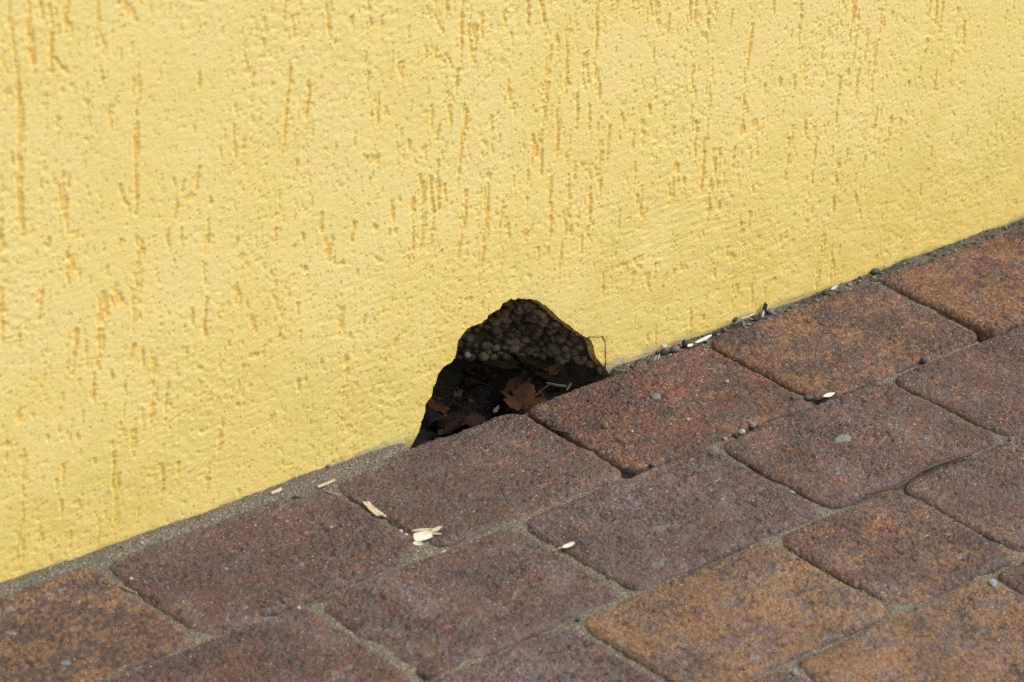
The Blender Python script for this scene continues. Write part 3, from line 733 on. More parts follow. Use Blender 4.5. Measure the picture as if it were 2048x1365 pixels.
# masonry behind the insulation, closing the wall on all sides
def box_mesh(name, x0, x1, y0, y1, z0, z1):
    v = [(x, y, z) for x in (x0, x1) for y in (y0, y1) for z in (z0, z1)]
    q = [(0, 1, 3, 2), (4, 6, 7, 5), (0, 4, 5, 1), (2, 3, 7, 6), (0, 2, 6, 4), (1, 5, 7, 3)]
    return mesh_from(name, v, q, smooth=False)
core = add_obj('masonry_core', box_mesh('masonry_core', -2.4, 2.4, .122, .36, -.08, 2.3), M_core, wall)
cap = add_obj('wall_cap', box_mesh('wall_cap', -2.45, 2.45, -.03, .38, 2.3, 2.36), M_core, wall)
for sx, nm in ((-2.46, 'a'), (2.402, 'b')):
    add_obj('wall_end', box_mesh('wall_end', sx, sx + .058, .004, .36, -.08, 2.3), M_core, wall)

# brown glass-fibre mesh strand along the broken upper right rim
def tube(name, path, radii, sides=8, flat=1.0, caps=True):
    path = [Vector(p) for p in path]
    n = len(path); verts = []; quads = []
    for k, p in enumerate(path):
        t = (path[min(k + 1, n - 1)] - path[max(k - 1, 0)]).normalized()
        a = Vector((0, 0, 1)); 
        if abs(t.dot(a)) > .95: a = Vector((0, 1, 0))
        u = t.cross(a).normalized(); w = u.cross(t).normalized()
        for q in range(sides):
            an = 2 * math.pi * q / sides
            verts.append(p + (u * math.cos(an) + w * math.sin(an) * flat) * radii[k])
    for k in range(n - 1):
        for q in range(sides):
            a = k * sides + q; b = k * sides + (q + 1) % sides
            quads.append((a, b, b + sides, a + sides))
    tris = []
    if caps:
        for k0, fl in ((0, True), (n - 1, False)):
            c = len(verts); verts.append(path[k0])
            for q in range(sides):
                a = k0 * sides + q; b = k0 * sides + (q + 1) % sides
                tris.append((b, a, c) if fl else (a, b, c))
    return mesh_from(name, [tuple(v) for v in verts], quads, tris)
M_mesh = make_simple('mesh_strand', (0.05, 0.03, 0.02), (0.11, 0.06, 0.035), 300, .8, .0002)
rim_pts = [(-0.1344, 0.0774), (-0.12, 0.071), (-0.1033, 0.06), (-0.0927, 0.0494), (-0.0795, 0.0381), (-0.0687, 0.029), (-0.0606, 0.0234)]
add_obj('mesh_strand', tube('mesh_strand', [(x, .0066, z) for x, z in rim_pts], [.0005] * 7, 6), M_mesh, wall)

# ------------------------------------------------------------------ GROUND
ground = add_obj('ground', mesh_from('ground', [(-12, -14, -.07), (12, -14, -.07), (12, 6, -.07), (-12, 6, -.07)], [(0, 1, 2, 3)]), M_sand)
tag(ground, kind='structure')
pavement = add_obj('pavement', None)
tag(pavement, kind='structure')

CAMINV = cam.matrix_world.inverted()
FOCAL = cam_data.lens / 36.0
def in_view(x, y, z=0.0, m=.06):
    q = CAMINV @ Vector((x, y, z))
    u = q.x / -q.z * FOCAL; v = q.y / -q.z * FOCAL
    return abs(u) < .5 + m and abs(v) < .3333 + m

# rows: near and far edge (y), joints (x) and for each paver (ochre, red, dust, grey, lift in mm)
ROWS = [
    (-.0105, -.1288, [-.868, -.686, -.5045, -.3175, -.1405, .0395, .2225, .4035, .585, .768],
     [(.3, .3, .2, .3, 0), (.76, .30, .25, .2, 0), (.30, .55, .6, .35, -.3), (.26, .50, .65, .35, .2), (.56, .95, .25, .1, .3), (.70, .60, .05, .25, 0), (.80, .80, .0, .1, 1.3), (.86, .70, .0, .1, 1.0), (.4, .5, 0, .2, 0)]),
    (-.1318, -.2477, [-.964, -.785, -.606, -.4255, -.2515, -.068, .1085, .288, .468, .65],
     [(.2, .3, .1, .5, 0), (.2, .3, .1, .5, 0), (.36, .75, .12, .45, .4), (.36, .50, .35, .75, -.3), (.28, .35, .2, .8, .5), (.38, .55, .2, .5, 0), (.46, .60, .1, .40, 0), (.4, .5, .0, .3, .6), (.3, .4, 0, .3, 0)]),
    (-.2510, -.3680, [-.84, -.66, -.486, -.307, -.1285, -.0085, .168, .346, .526],
     [(.3, .3, .1, .4, 0), (.3, .3, .1, .4, 0), (.2, .25, .1, .9, 0), (.90, .25, .03, .85, 1.0), (.62, .6, .08, .45, -.3), (.46, .4, .1, .6, 0), (.3, .3, .1, .4, 0), (.3, .3, .1, .4, 0)]),
    (-.3712, -.4878, [-.77, -.592, -.412, -.2325, -.0475, .132, .31, .49],
     [(.3, .3, .1, .4, 0), (.3, .3, .1, .4, 0), (.5, .3, .1, .4, 0), (.88, .3, .02, .95, .6), (.25, .3, .1, .5, 0), (.3, .3, .1, .4, 0), (.4, .3, .1, .4, 0)]),
    (-.492, -.607, [-.69, -.51, -.33, -.15, .03, .21, .39], [(.3, .3, .1, .4, 0)] * 6),
]
PAVERS = []
R_CORNER = .0145
def rr_sdf(x, y, hx, hy, r):
    qx = np.abs(x) - hx + r; qy = np.abs(y) - hy + r
    return np.hypot(np.maximum(qx, 0), np.maximum(qy, 0)) + np.minimum(np.maximum(qx, qy), 0) - r
def bevel(sdm, R=6.0):
    """drop (mm) of the worn rounded rim, sdm = inside distance in mm"""
    t = np.clip((R - sdm) / R, 0, 1)
    return R * .66 * (1 - np.sqrt(np.clip(1 - t * t, 0, 1)))
def paver_mesh(name, hx, hy, seed, step):
    ax = np.arange(-hx - step, hx + step * 1.5, step); ay = np.arange(-hy - step, hy + step * 1.5, step)
    X, Y = np.meshgrid(ax, ay)
    xm, ym = X * 1000 + seed * 531, Y * 1000 + seed * 277
    sd = rr_sdf(X, Y, hx, hy, R_CORNER)
    sd = sd + .0016 * fbm(xm / 26, ym / 26, 91, 3) + .0007 * fbm(xm / 5, ym / 5, 92, 3) + .0004
    sdm = np.maximum(-sd * 1000, 0)
    h = -bevel(sdm) + .55 * fbm(xm / 48, ym / 48, 93, 3)
    wx = xm + 1.8 * vnoise(xm / 3.1, ym / 3.1, 94); wy = ym + 1.8 * vnoise(xm / 3.1, ym / 3.1, 95)
    f1, f2 = cells(wx / 3.9, wy / 3.9, 96)
    crust = .55 + .75 * sstep(-.35, .35, fbm(xm / 35, ym / 35, 97, 2))
    h = h + 2.6 * np.minimum(.30, f2 - f1) * crust
    g1, g2 = cells(wx / 1.9 + 40, wy / 1.9, 99)
    h = h + .75 * np.minimum(.34, g2 - g1) + .80 * fbm(xm / 3.0, ym / 3.0, 98, 4, .65)
    h = h - 1.1 * sstep(.25, .50, fbm(xm / 4.5, ym / 4.5, 89, 3, .6)) * crust
    px, py, ph, quads, be, used = relief(ax, ay, sd, h, step)
    v = np.stack([px, py, ph / 1000], 1)
    bv = np.unique(be)
    lowv = v[bv].copy(); lowv[:, 2] = -.055
    midv = v[bv].copy(); midv[:, 2] -= .004
    nv = len(v)
    m1 = {int(k): nv + n for n, k in enumerate(bv)}; m2 = {int(k): nv + len(bv) + n for n, k in enumerate(bv)}
    q2 = np.array([[b, a, m1[int(a)], m1[int(b)]] for a, b in be]); q3 = np.array([[m1[int(b)], m1[int(a)], m2[int(a)], m2[int(b)]] for a, b in be])
    me = mesh_from(name, np.concatenate([v, midv, lowv]), np.concatenate([quads, q2, q3]))
    rim = np.exp(-sdm[used] / 7)
    float_attr(me, 'rim', np.concatenate([rim, np.ones(2 * len(bv))]))
    return me
rng = np.random.default_rng(12)
coarse = {}
pid = 0
for (y1, y0, joints, props) in ROWS:
    for k, pr in enumerate(props):
        xa, xb = joints[k] + .0017, joints[k + 1] - .0017
        cx, cy = (xa + xb) / 2, (y0 + y1) / 2
        hx, hy = (xb - xa) / 2, (y1 - y0) / 2
        vis = any(in_view(cx + a * hx, cy + b * hy) for a in (-1, -.5, 0, .5, 1) for b in (-1, 0, 1))
        far = cx < -1.0 or cx > .8
        if far: continue
        pid += 1
        if vis:
            me = paver_mesh('paver', hx, hy, pid, .00076)
        else:
            key = round(hx, 2)
            if key not in coarse: coarse[key] = paver_mesh('paver_plain', round(hx, 2) - .001, .0575, 300 + len(coarse), .006)
            me = coarse[key]
        o = add_obj('paver', me, M_paver, pavement)
        o.location = (cx, cy, pr[4] / 1000)
        rz = math.radians(rng.normal(0, .25)); tx = math.radians(rng.normal(0, .25)); ty = math.radians(rng.normal(0, .2))
        if pr[4] > 1.2: tx, ty = math.radians(-.9), math.radians(.2)
        o.rotation_euler = (tx, ty, rz)
        o.color = (pr[0], pr[1], pr[2], pr[3])
        PAVERS.append((cx, cy, hx, hy, pr, o))
TALL = [o for (cx, cy, hx, hy, pr, o) in PAVERS if abs(cx - .0200) < .01 and cy > -.2 or abs(cx + .05) < .01 and cy > -.2]

def paver_info(x, y):
    """height (mm) of the paver top, inside distance (mm, <0 in a joint) and dust value at ground points"""
    z = np.full(x.shape, -99.0); dd = np.full(x.shape, -99.0); du = np.zeros(x.shape)
    for (cx, cy, hx, hy, pr, o) in PAVERS:
        s = -rr_sdf(x - cx, y - cy, hx, hy, R_CORNER) * 1000
        m = s > dd
        dd = np.where(m, s, dd)
        z = np.where(m & (s > 0), pr[4] - bevel(np.maximum(s, 0)) + .15, z)
        du = np.where(m, pr[2], du)
    return z, dd, du

# ---- joint and gutter sand
MOUND = [(*(-0.3054, -0.0212), 3.6, .032, .013), (*(-0.2711, -0.0138), 3.0, .022, .010), (*(-0.3398, -0.0159), 2.2, .020, .010), (*(-0.4932, -0.0163), 2.4, .020, .013), (*(-0.5508, -0.0075), 1.5, .05, .008),
         (*(-0.4199, -0.0118), 1.6, .07, .008), (*(0.3276, 0.0066), 1.6, .03, .010), (*(-0.4205, -0.1401), 2.6, .020, .006), (*(-0.3252, -0.1195), 2.4, .022, .009), (*(-0.2478, -0.1354), 1.6, .018, .007), (*(-0.4257, -0.1971), 2.2, .008, .035), (*(-0.5011, -0.1217), 1.6, .018, .010),
         (*(-0.309, -0.2583), 1.7, .018, .006), (*(-0.0629, -0.1355), 1.4, .012, .006), (*(-0.1322, -0.2549), 1.5, .014, .006), (*(-0.1258, -0.3647), 1.2, .014, .007), (*(-0.2355, -0.381), 2.0, .014, .010), (*(-0.0495, -0.3844), 1.2, .012, .008)]
PIT = [(*(-0.1313, -0.1232), 7, .009), (*(0.2388, -0.1219), 16, .017), (*(0.2668, -0.121), 10, .016), (*(0.0666, -0.1321), 7, .010), (*(0.0434, -0.1287), 5, .008), (*(-0.1364, -0.1177), 4, .01), (*(-0.1016, -0.1208), 3, .012),
       (*(-0.1379, -0.0573), 7, .014), (*(-0.1371, -0.0327), 9, .012), (*(0.0244, -0.061), 3, .02), (*(-0.4439, -0.1342), 4, .010), (*(-0.2496, -0.1171), 0, .02), (*(-0.4209, -0.2449), 5, .007)]
def sand_height(x, y):
    xm, ym = x * 1000, y * 1000
    z = -2.5 - 0.5 * sstep(-220, -60, xm) + 2.3 * fbm(xm / 30, ym / 30, 101, 4) + .55 * fbm(xm / 3, ym / 3, 102, 3)
    gut = sstep(-16, -8, ym)
    left = sstep(-215, -250, xm)
    z = z + gut * (left * 2.6 + (1 - left) * 1.5 + (1 - left) * sstep(150, 260, xm) * 1.0)
    for mx, my, a, sx, sy in MOUND:
        z = z + a * np.exp(-((x - mx) / sx) ** 2 - ((y - my) / sy) ** 2)
    for mx, my, a, r in PIT:
        z = z - a * np.exp(-((x - mx) ** 2 + (y - my) ** 2) / r ** 2)
    inhole = sstep(-240, -232, xm) * sstep(-40, -47, xm) * sstep(-14, -7, ym)
    z = z - inhole * 17
    return z
stp = .0015
sx_ = np.arange(-.70, .50, stp); sy_ = np.arange(-.56, .012, stp)
SX, SY = np.meshgrid(sx_, sy_)
SZ = sand_height(SX, SY)
pz, pd, pu = paver_info(SX, SY)
keepv = (SZ > pz - 2.5) | (pd < 5)
fc = keepv[:-1, :-1] | keepv[1:, :-1] | keepv[:-1, 1:] | keepv[1:, 1:]
idx = np.arange(SX.size).reshape(SX.shape)
q = np.stack([idx[:-1, :-1], idx[:-1, 1:], idx[1:, 1:], idx[1:, :-1]], -1)[fc]
un, inv = np.unique(q.ravel(), return_inverse=True)
V = np.stack([SX, SY, SZ / 1000], -1).reshape(-1, 3)[un]
me = mesh_from('joint_sand', V, inv.reshape(-1, 4))
gutter_tint = sstep(.12, -.02, np.zeros(1))
dx = V[:, 0]; dy = V[:, 1]
gutter_tintv = sstep(-.014, -.006, dy) * sstep(-.05, -.02, dx) * .75 * (.6 + .4 * vnoise(dx * 60, dy * 60, 111))  # darker sand in the gutter right of the hole
float_attr(me, 'gutter_tint', np.clip(gutter_tintv, 0, 1))
sand = add_obj('joint_sand', me, M_sand, pavement)
sand['kind'] = 'stuff'

# ---- loose grains
def grains_mesh(name, P, S, seed):
    rg = np.random.default_rng(seed)
    n = len(P)
    base = np.array([(1, 0, 0), (-1, 0, 0), (0, 1, 0), (0, -1, 0), (0, 0, 1), (0, 0, -1)], float)
    tri = np.array([(0, 2, 4), (2, 1, 4), (1, 3, 4), (3, 0, 4), (2, 0, 5), (1, 2, 5), (3, 1, 5), (0, 3, 5)])
    a = rg.normal(size=(n, 4)); a /= np.linalg.norm(a, axis=1)[:, None]
    w, x, y, z = a.T
    Rm = np.stack([1 - 2 * (y * y + z * z), 2 * (x * y - z * w), 2 * (x * z + y * w), 2 * (x * y + z * w), 1 - 2 * (x * x + z * z), 2 * (y * z - x * w),
                   2 * (x * z - y * w), 2 * (y * z + x * w), 1 - 2 * (x * x + y * y)], 1).reshape(n, 3, 3)
    loc = base[None] * rg.uniform(.65, 1.25, (n, 6, 1)) * S[:, None, None] * rg.uniform(.7, 1.2, (n, 1, 3))
    V = np.einsum('nij,nkj->nki', Rm, loc)
    V[:, :, 2] *= .75
    V = V + P[:, None, :]
    T = (tri[None] + (np.arange(n) * 6)[:, None, None]).reshape(-1, 3)
    return mesh_from(name, V.reshape(-1, 3), None, T, smooth=False)
rg = np.random.default_rng(21)
def scatter(n, keep):
    x = rg.uniform(-.66, .45, n); y = rg.uniform(-.49, -.001, n)
    q = np.stack([x, y, np.zeros(n), np.ones(n)], 1) @ np.array(CAMINV).T
    vis = (np.abs(q[:, 0] / -q[:, 2] * FOCAL) < .53) & (np.abs(q[:, 1] / -q[:, 2] * FOCAL) < .36)
    x, y = x[vis], y[vis]
    pz, pd, pu = paver_info(x, y)
    sz = sand_height(x, y)
    on_sand = sz > pz
    z = np.maximum(sz, pz)
    p = keep(x, y, pd, pu, on_sand)
    m = rg.random(len(x)) < p
    return x[m], y[m], z[m], on_sand[m]
def k1(x, y, pd, pu, ons):
    cl = .35 + 1.3 * sstep(-.2, .5, fbm(x * 22, y * 22, 121, 3))
    p = np.where(ons, .75, .50 * np.exp(-np.maximum(pd, 0) / 6.0) + pu * .075 * cl + .008)
    return p * (1 - sstep(-.05, -.03, x) * (y > -.014) * .75)
x, y, z, ons = scatter(150000, k1)
S = np.exp(rg.normal(math.log(.00027), .32, len(x)))
S = np.where(ons, S * 1.15, S)
g = add_obj('sand_grains', grains_mesh('sand_grains', np.stack([x, y, z / 1000 + S * .3], 1), S, 3), M_grain)
tag(g, 'loose pale sand grains strewn over the pavers and joints', 'sand', kind='stuff')
# coarse dark grit in the gutter to the right of the hole and single grains elsewhere
def k2(x, y, pd, pu, ons):
    gut = (y > -.0135) & (x > -.05)
    gl = (y > -.0135) & (x < -.235)
    return np.where(gut, .50 * sstep(.45, .12, x) + .26, np.where(gl, .035, np.where(ons, .018, .0008)))
x, y, z, ons = scatter(60000, k2)
S = np.exp(rg.normal(math.log(.00110), .45, len(x))); S = np.minimum(S, .0024)
S = np.where((y > -.0135) & (x > -.05), S, S * .62)
g = add_obj('gutter_grit', grains_mesh('gutter_grit', np.stack([x, y, z / 1000 + S * .35], 1), S, 4), M_grit)
tag(g, 'small dark grit lying in the gutter along the wall foot', 'grit', kind='stuff')

# ---- floor of the hollow
cxg = np.arange(-.30, .02, .0025); cyg = np.arange(-.016, .124, .0025)
CX, CY = np.meshgrid(cxg, cyg)
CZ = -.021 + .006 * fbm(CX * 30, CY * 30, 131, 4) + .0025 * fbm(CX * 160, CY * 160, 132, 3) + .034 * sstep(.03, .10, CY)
ii = np.arange(CX.size).reshape(CX.shape)
quads = np.stack([ii[:-1, :-1], ii[:-1, 1:], ii[1:, 1:], ii[1:, :-1]], -1).reshape(-1, 4)
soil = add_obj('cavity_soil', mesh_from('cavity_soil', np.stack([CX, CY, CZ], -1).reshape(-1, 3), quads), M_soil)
tag(soil, kind='structure')

# ------------------------------------------------------------------ SMALL THINGS
def ground_z(x, y):
    xa, ya = np.array([x]), np.array([y])
    pz, pd, pu = paver_info(xa, ya)
    return float(max(pz[0], sand_height(xa, ya)[0])) / 1000

_peb = {}
def pebble_mat(c):
    key = tuple(round(v, 3) for v in c)
    if key not in _peb:
        _peb[key] = make_simple('pebble_stone', tuple(v * .60 for v in c), tuple(min(1, v * 1.0) for v in c), 350, .7, .00045, .3)
    return _peb[key]
def pebble(pos, size, colr, label, seed, name='pebble', lift=0.0, rot=None, z=None, cat='pebble', sub=3):
    """size = full extents in mm"""
    bm = bmesh.new()
    bmesh.ops.create_icosphere(bm, subdivisions=sub, radius=1.0)
    rg = random.Random(seed)
    k = [Vector((rg.gauss(0, 1), rg.gauss(0, 1), rg.gauss(0, 1))).normalized() for _ in range(7)]
    a = [rg.uniform(-.10, .13) for _ in range(7)]
    for v in bm.verts:
        d = v.co.normalized(); s = 1.0
        for kk, aa in zip(k, a): s += aa * math.tanh(3 * d.dot(kk)) * .6
        q = d * s
        for kk, aa in zip(k[:5], a[:5]):
            ex = q.dot(kk) - (.74 + abs(aa))
            if ex > 0: q = q - kk * ex * .85
        v.co = q
        v.co.x *= size[0] / 2000; v.co.y *= size[1] / 2000; v.co.z *= size[2] / 2000
    me = bpy.data.meshes.new(name); bm.to_mesh(me); bm.free()
    for p in me.polygons: p.use_smooth = True
    me.materials.append(pebble_mat(colr))
    o = add_obj(name, me)
    zz = ground_z(*pos) if z is None else z
    o.location = (pos[0], pos[1], zz + size[2] / 2000 * .78 + lift / 1000)
    o.rotation_euler = rot if rot else (rg.uniform(-.2, .2), rg.uniform(-.2, .2), rg.uniform(0, 3))
    tag(o, label, cat)
    return o

# name, position, size (mm), colour, label
pebble((-0.0134, -0.1738), (5.4, 3.2, 1.6), (.045, .045, .055), 'dark flat flake left of the mortar splash on the brown paver', 60, name='stone_flake', cat='flake')
pebble((0.0841, 0.0019), (7.6, 7, 6.4), (.085, .08, .075), 'dark round pebble wedged against the wall foot', 1)
pebble((0.0136, -0.009), (8.2, 7.4, 7), (.16, .155, .14), 'grey-brown pebble leaning on the wall beside an upright pale husk', 2)
pebble((0.0417, -0.1188), (7.2, 6.2, 4.6), (.075, .085, .09), 'flat dark slate pebble at the corner of the reddest paver', 3)
pebble((0.0065, -0.0706), (3.7, 3.5, 3.1), (.38, .32, .23), 'small round tan pebble alone on the reddest paver', 4)
pebble((-0.0343, -0.1288), (5.2, 4.6, 4.2), (.48, .44, .34), 'cream pebble in the joint, brightest of a row of three', 5)
pebble((-0.0238, -0.1281), (6.2, 5.0, 4.4), (.24, .21, .16), 'olive-brown pebble in the joint touching a cream pebble', 6)
pebble((-0.0532, -0.1306), (3.8, 3.4, 3.0), (.34, .31, .25), 'small tan pebble in the joint left of a cream pebble', 7)
pebble((-0.0414, -0.13), (4.2, 3.6, 2.8), (.05, .05, .055), 'black flat pebble tucked beneath a cream pebble', 8)
pebble((-0.1111, -0.0695), (5.6, 4.6, 4.4), (.21, .16, .085), 'olive and rust pebble lying on the reddest paver', 9)
pebble((0.1505, -0.1299), (5.2, 4.6, 6.6), (.060, .058, .060), 'dark egg-shaped pebble upright on a paver joint', 10, rot=(.15, .1, .3))
pebble((-0.1217, -0.1286), (4.2, 3.6, 6.4), (.075, .060, .062), 'dark purple seed standing in an open joint', 11, name='seed', cat='seed', rot=(.1, -.35, .5), z=-.004)
pebble((-0.3015, -0.2524), (3.6, 3.5, 3.5), (.065, .075, .090), 'tiny blue-black ball at the corner of an ochre paver', 12)
pebble((-0.0559, -0.3836), (7.4, 6.0, 4.8), (.33, .36, .38), 'pale blue-grey pebble in the joint at the right edge', 13)
pebble((-0.2381, -0.3827), (5.0, 4.8, 4.4), (.25, .25, .235), 'grey round pebble in sand at the bottom edge', 14)
pebble((-0.2088, -0.3721), (3.2, 3.0, 2.8), (.24, .29, .26), 'tiny teal pebble at the lower rim of an ochre paver', 15)
pebble((-0.1186, -0.3747), (3.8, 3.2, 2.8), (.10, .105, .11), 'small slate-grey pebble in the sand under a paver corner', 16)
pebble((-0.0702, -0.2136), (5.4, 3.2, 2.0), (.36, .37, .34), 'flat pale grey pebble in a joint between brown pavers', 17)
pebble((-0.4662, -0.0112), (3.6, 2.6, 2.2), (.42, .42, .44), 'pale grey pebble on gutter sand at the left', 18)
pebble((-0.4977, -0.0432), (2.6, 2.4, 2.4), (.58, .57, .56), 'whitish pebble on the sandy corner of a brown paver', 19)
pebble((-0.4416, -0.0692), (3.2, 2.6, 2.0), (.30, .31, .29), 'light grey-green pebble in the middle of a brown paver', 20)
pebble((-0.3536, -0.0669), (2.8, 2.2, 2.0), (.42, .44, .46), 'pale bluish pebble right of centre on a brown paver', 21)
pebble((0.2328, -0.0016), (8.0, 6.4, 5.4), (.075, .078, .088), 'dark slate pebble in the gutter near the far right', 22)
pebble((0.031, -0.0104), (7.2, 5.6, 6.0), (.14, .14, .145), 'grey stone in the gutter behind two pale husks', 23)
pebble((0.0256, -0.0065), (6.0, 5.4, 7.2), (.05, .05, .052), 'black stone in the gutter behind an upright husk', 24)
pebble((0.0053, -0.006), (6.4, 5.4, 5.6), (.045, .044, .046), 'black stone in the gutter topped by a white flake', 25)
pebble((-0.0125, -0.0111), (5.4, 4.4, 3.6), (.07, .072, .075), 'dark stone leftmost in the gutter right of the hole', 26)
pebble((0.0872, -0.0046), (6.6, 4.4, 3.0), (.20, .20, .205), 'flat grey stone right of a dark round pebble', 27)
pebble((0.1003, -0.0046), (6.8, 5.6, 4.8), (.045, .045, .047), 'black stone left of an upright black flake', 28)
pebble((0.1171, -0.0041), (6.0, 5.2, 5.0), (.21, .20, .205), 'light grey stone right of an upright black flake', 29)
pebble((0.0673, -0.0058), (5.2, 4.4, 4.4), (.12, .10, .075), 'brown stone in the gutter below the dark round pebble', 30)
pebble((0.1742, -0.0056), (6.2, 4.6, 3.6), (.05, .052, .058), 'black pebble in the gutter beside a tan flake', 31)
pebble((0.027, -0.1177), (4.6, 3.8, 3.0), (.085, .085, .085), 'dark crumb of stone in the joint below a slate pebble', 32)
pebble((-0.0955, -0.1415), (3.0, 2.4, 1.4), (.62, .58, .48), 'tiny cream stone chip on a grey-brown paver', 33, name='stone_chip', cat='stone chip')
pebble((-0.1004, -0.0858), (2.4, 1.9, 1.5), (.66, .56, .40), 'tiny cream stone chip right of an olive pebble', 34, name='stone_chip', cat='stone chip')
pebble((-0.0568, -0.0963), (3.2, 2.6, 2.2), (.46, .33, .21), 'small peach pebble near the front rim of the reddest paver', 35)
pebble((-0.3473, -0.0207), (6.0, 3.0, 2.0), (.022, .020, .018), 'black crumb of earth on the upper rim of a brown paver', 36, name='earth_crumb', cat='crumb')
pebble((-0.3169, -0.0949), (4.0, 3.2, 2.4), (.40, .41, .41), 'pale broken stone in the joint left of the cream husk', 37)
pebble((-0.3177, -0.1011), (3.4, 2.6, 2.2), (.50, .50, .50), 'white-grey stone just left of the cream husk', 38)
pebble((-0.4321, -0.1329), (2.6, 2.4, 2.2), (.62, .61, .62), 'round white pebble at a joint corner in the lower left', 39)
pebble((0.1083, -0.2523), (4.2, 3.4, 2.8), (.06, .063, .066), 'dark pebble in the sandy joint at the right edge', 40)
pebble((-0.303, -0.0019), (4.6, 2.4, 3.4), (.30, .28, .25), 'whitish lump of lime at the wall foot left of the hole', 41, name='lime_lump', cat='lump')

# ---- husks, splinters, chips
def husk_mesh(name, L, Wd, curl, cup, mat, seed=0, thick=.25, pointed=1.0):
    n, m = 14, 7
    rg = random.Random(seed); ph = rg.uniform(0, 6)
    top = []; bot = []
    for i in range(n + 1):
        t = i / n
        w = Wd / 2 * (math.sin(math.pi * min(1, max(0, t)) ** .9)) ** (.55 * pointed) if 0 < t < 1 else Wd * .06
        for j in range(m + 1):
            s = j / m * 2 - 1
            x = (t - .5) * L; y = s * w
            z = curl * (4 * (t - .5) ** 2) * L * .25 + cup * (s * s) * w + .03 * Wd * math.sin(5 * t + ph + 2 * s)
            top.append((x / 1000, y / 1000, (z + thick) / 1000)); bot.append((x / 1000, y / 1000, z / 1000))
    verts = top + bot; off = len(top); q = []
    idx = lambda i, j: i * (m + 1) + j
    for i in range(n):
        for j in range(m):
            a, b, c, d = idx(i, j), idx(i + 1, j), idx(i + 1, j + 1), idx(i, j + 1)
            q.append((a, b, c, d)); q.append((a + off, d + off, c + off, b + off))
    for i in range(n):
        a, b = idx(i, 0), idx(i + 1, 0); q.append((a, a + off, b + off, b))
        a, b = idx(i, m), idx(i + 1, m); q.append((a, b, b + off, a + off))
    for j in range(m):
        a, b = idx(0, j), idx(0, j + 1); q.append((a, b, b + off, a + off))
        a, b = idx(n, j), idx(n, j + 1); q.append((a, a + off, b + off, b))
    me = mesh_from(name, verts, q)
    me.materials.append(mat)
    return me
def lay(name, me, a, b, lift, tilt, label, cat, pitch=0.0, z=None):
    """lay a piece with its long side from ground point a towards b"""
    cx, cy = (a[0] + b[0]) / 2, (a[1] + b[1]) / 2
    o = add_obj(name, me)
    zz = ground_z(cx, cy) if z is None else z
    o.location = (cx, cy, zz + lift / 1000)
    o.rotation_euler = Matrix.Rotation(math.atan2(b[1] - a[1], b[0] - a[0]), 3, 'Z').__matmul__(Matrix.Rotation(-pitch, 3, 'Y')).__matmul__(Matrix.Rotation(-tilt, 3, 'X')).to_euler()
    if label: tag(o, label, cat)
    return o
def glen(a, b): return math.hypot(a[0] - b[0], a[1] - b[1]) * 1000

def splinter_mesh(name, L, Wd, T, mat, seed, jag=.25):
    rg = random.Random(seed)
    n = 8; top = []; bot = []
    for i in range(n + 1):
        t = i / n
        x = (t - .5) * L
        wl = Wd / 2 * (1 - .25 * abs(t - .5)) * (1 + rg.uniform(-.08, .08)); wr = Wd / 2 * (1 + rg.uniform(-.1, .08))
        zb = .08 * L * (t - .5) ** 2
        for j in range(5):
            s = j / 4
            xx = x + (jag * L * rg.uniform(-.22, .22) if i in (0, n) else 0) + (0.12 * L * (s - .5) if i in (0, n) else 0)
            ridge = T * (.75 + .25 * math.sin(s * 9 + seed))
            top.append((xx / 1000, (-wl + (wl + wr) * s) / 1000, (zb + ridge) / 1000)); bot.append((xx / 1000, (-wl + (wl + wr) * s) / 1000, zb / 1000))
    q = []; off = len(top); idx = lambda i, j: i * 5 + j
    for i in range(n):
        for j in range(4):
            a, b, c, d = idx(i, j), idx(i + 1, j), idx(i + 1, j + 1), idx(i, j + 1)
            q.append((a, b, c, d)); q.append((a + off, d + off, c + off, b + off))
        a, b = idx(i, 0), idx(i + 1, 0); q.append((a, a + off, b + off, b))
        a, b = idx(i, 4), idx(i + 1, 4); q.append((a, b, b + off, a + off))
    for j in range(4):
        a, b = idx(0, j), idx(0, j + 1); q.append((a, b, b + off, a + off))
        a, b = idx(n, j), idx(n, j + 1); q.append((a, a + off, b + off, b))
    me = mesh_from(name, verts := top + bot, q, smooth=False)
    me.materials.append(mat)
    return me

# wood chip on the sandy joint
a, b = (-0.3127, -0.054), (-0.3169, -0.0739)
lay('wood_chip', splinter_mesh('wood_chip', glen(a, b) * 1.02, 7.0, 1.5, M_wood, 3), a, b, .6, .12, 'flat tan wood chip lying across the sandy joint', 'wood chip')
# splinters in the gutter sand
a, b = (-0.3279, -0.0203), (-0.3126, -0.0194)
lay('splinter', splinter_mesh('splinter', glen(a, b), 2.4, .8, M_straw, 5), a, b, .7, .2, 'longest pale splinter lying in the gutter sand left of the hole', 'splinter')
a, b = (-0.3589, -0.0095), (-0.3495, -0.0087)
lay('splinter', splinter_mesh('splinter', glen(a, b), 2.3, .8, M_straw, 6), a, b, .7, -.1, 'short tan splinter on gutter sand, left of the longer splinter', 'splinter')
a, b = (-0.3256, -0.0272), (-0.3216, -0.0362)
lay('straw', splinter_mesh('straw', glen(a, b), .9, .6, M_straw, 7), a, b, .7, 0, 'thin straw bit just above the wood chip', 'straw')
a, b = (-0.5081, -0.0441), (-0.504, -0.0574)
lay('straw_husk', husk_mesh('straw_husk', glen(a, b) * 1.05, 2.6, .3, .6, M_straw, 4), a, b, .8, .8, 'narrow curled straw husk on the rim of the leftmost paver', 'husk')
a, b = (-0.3159, -0.1354), (-0.3114, -0.1346)
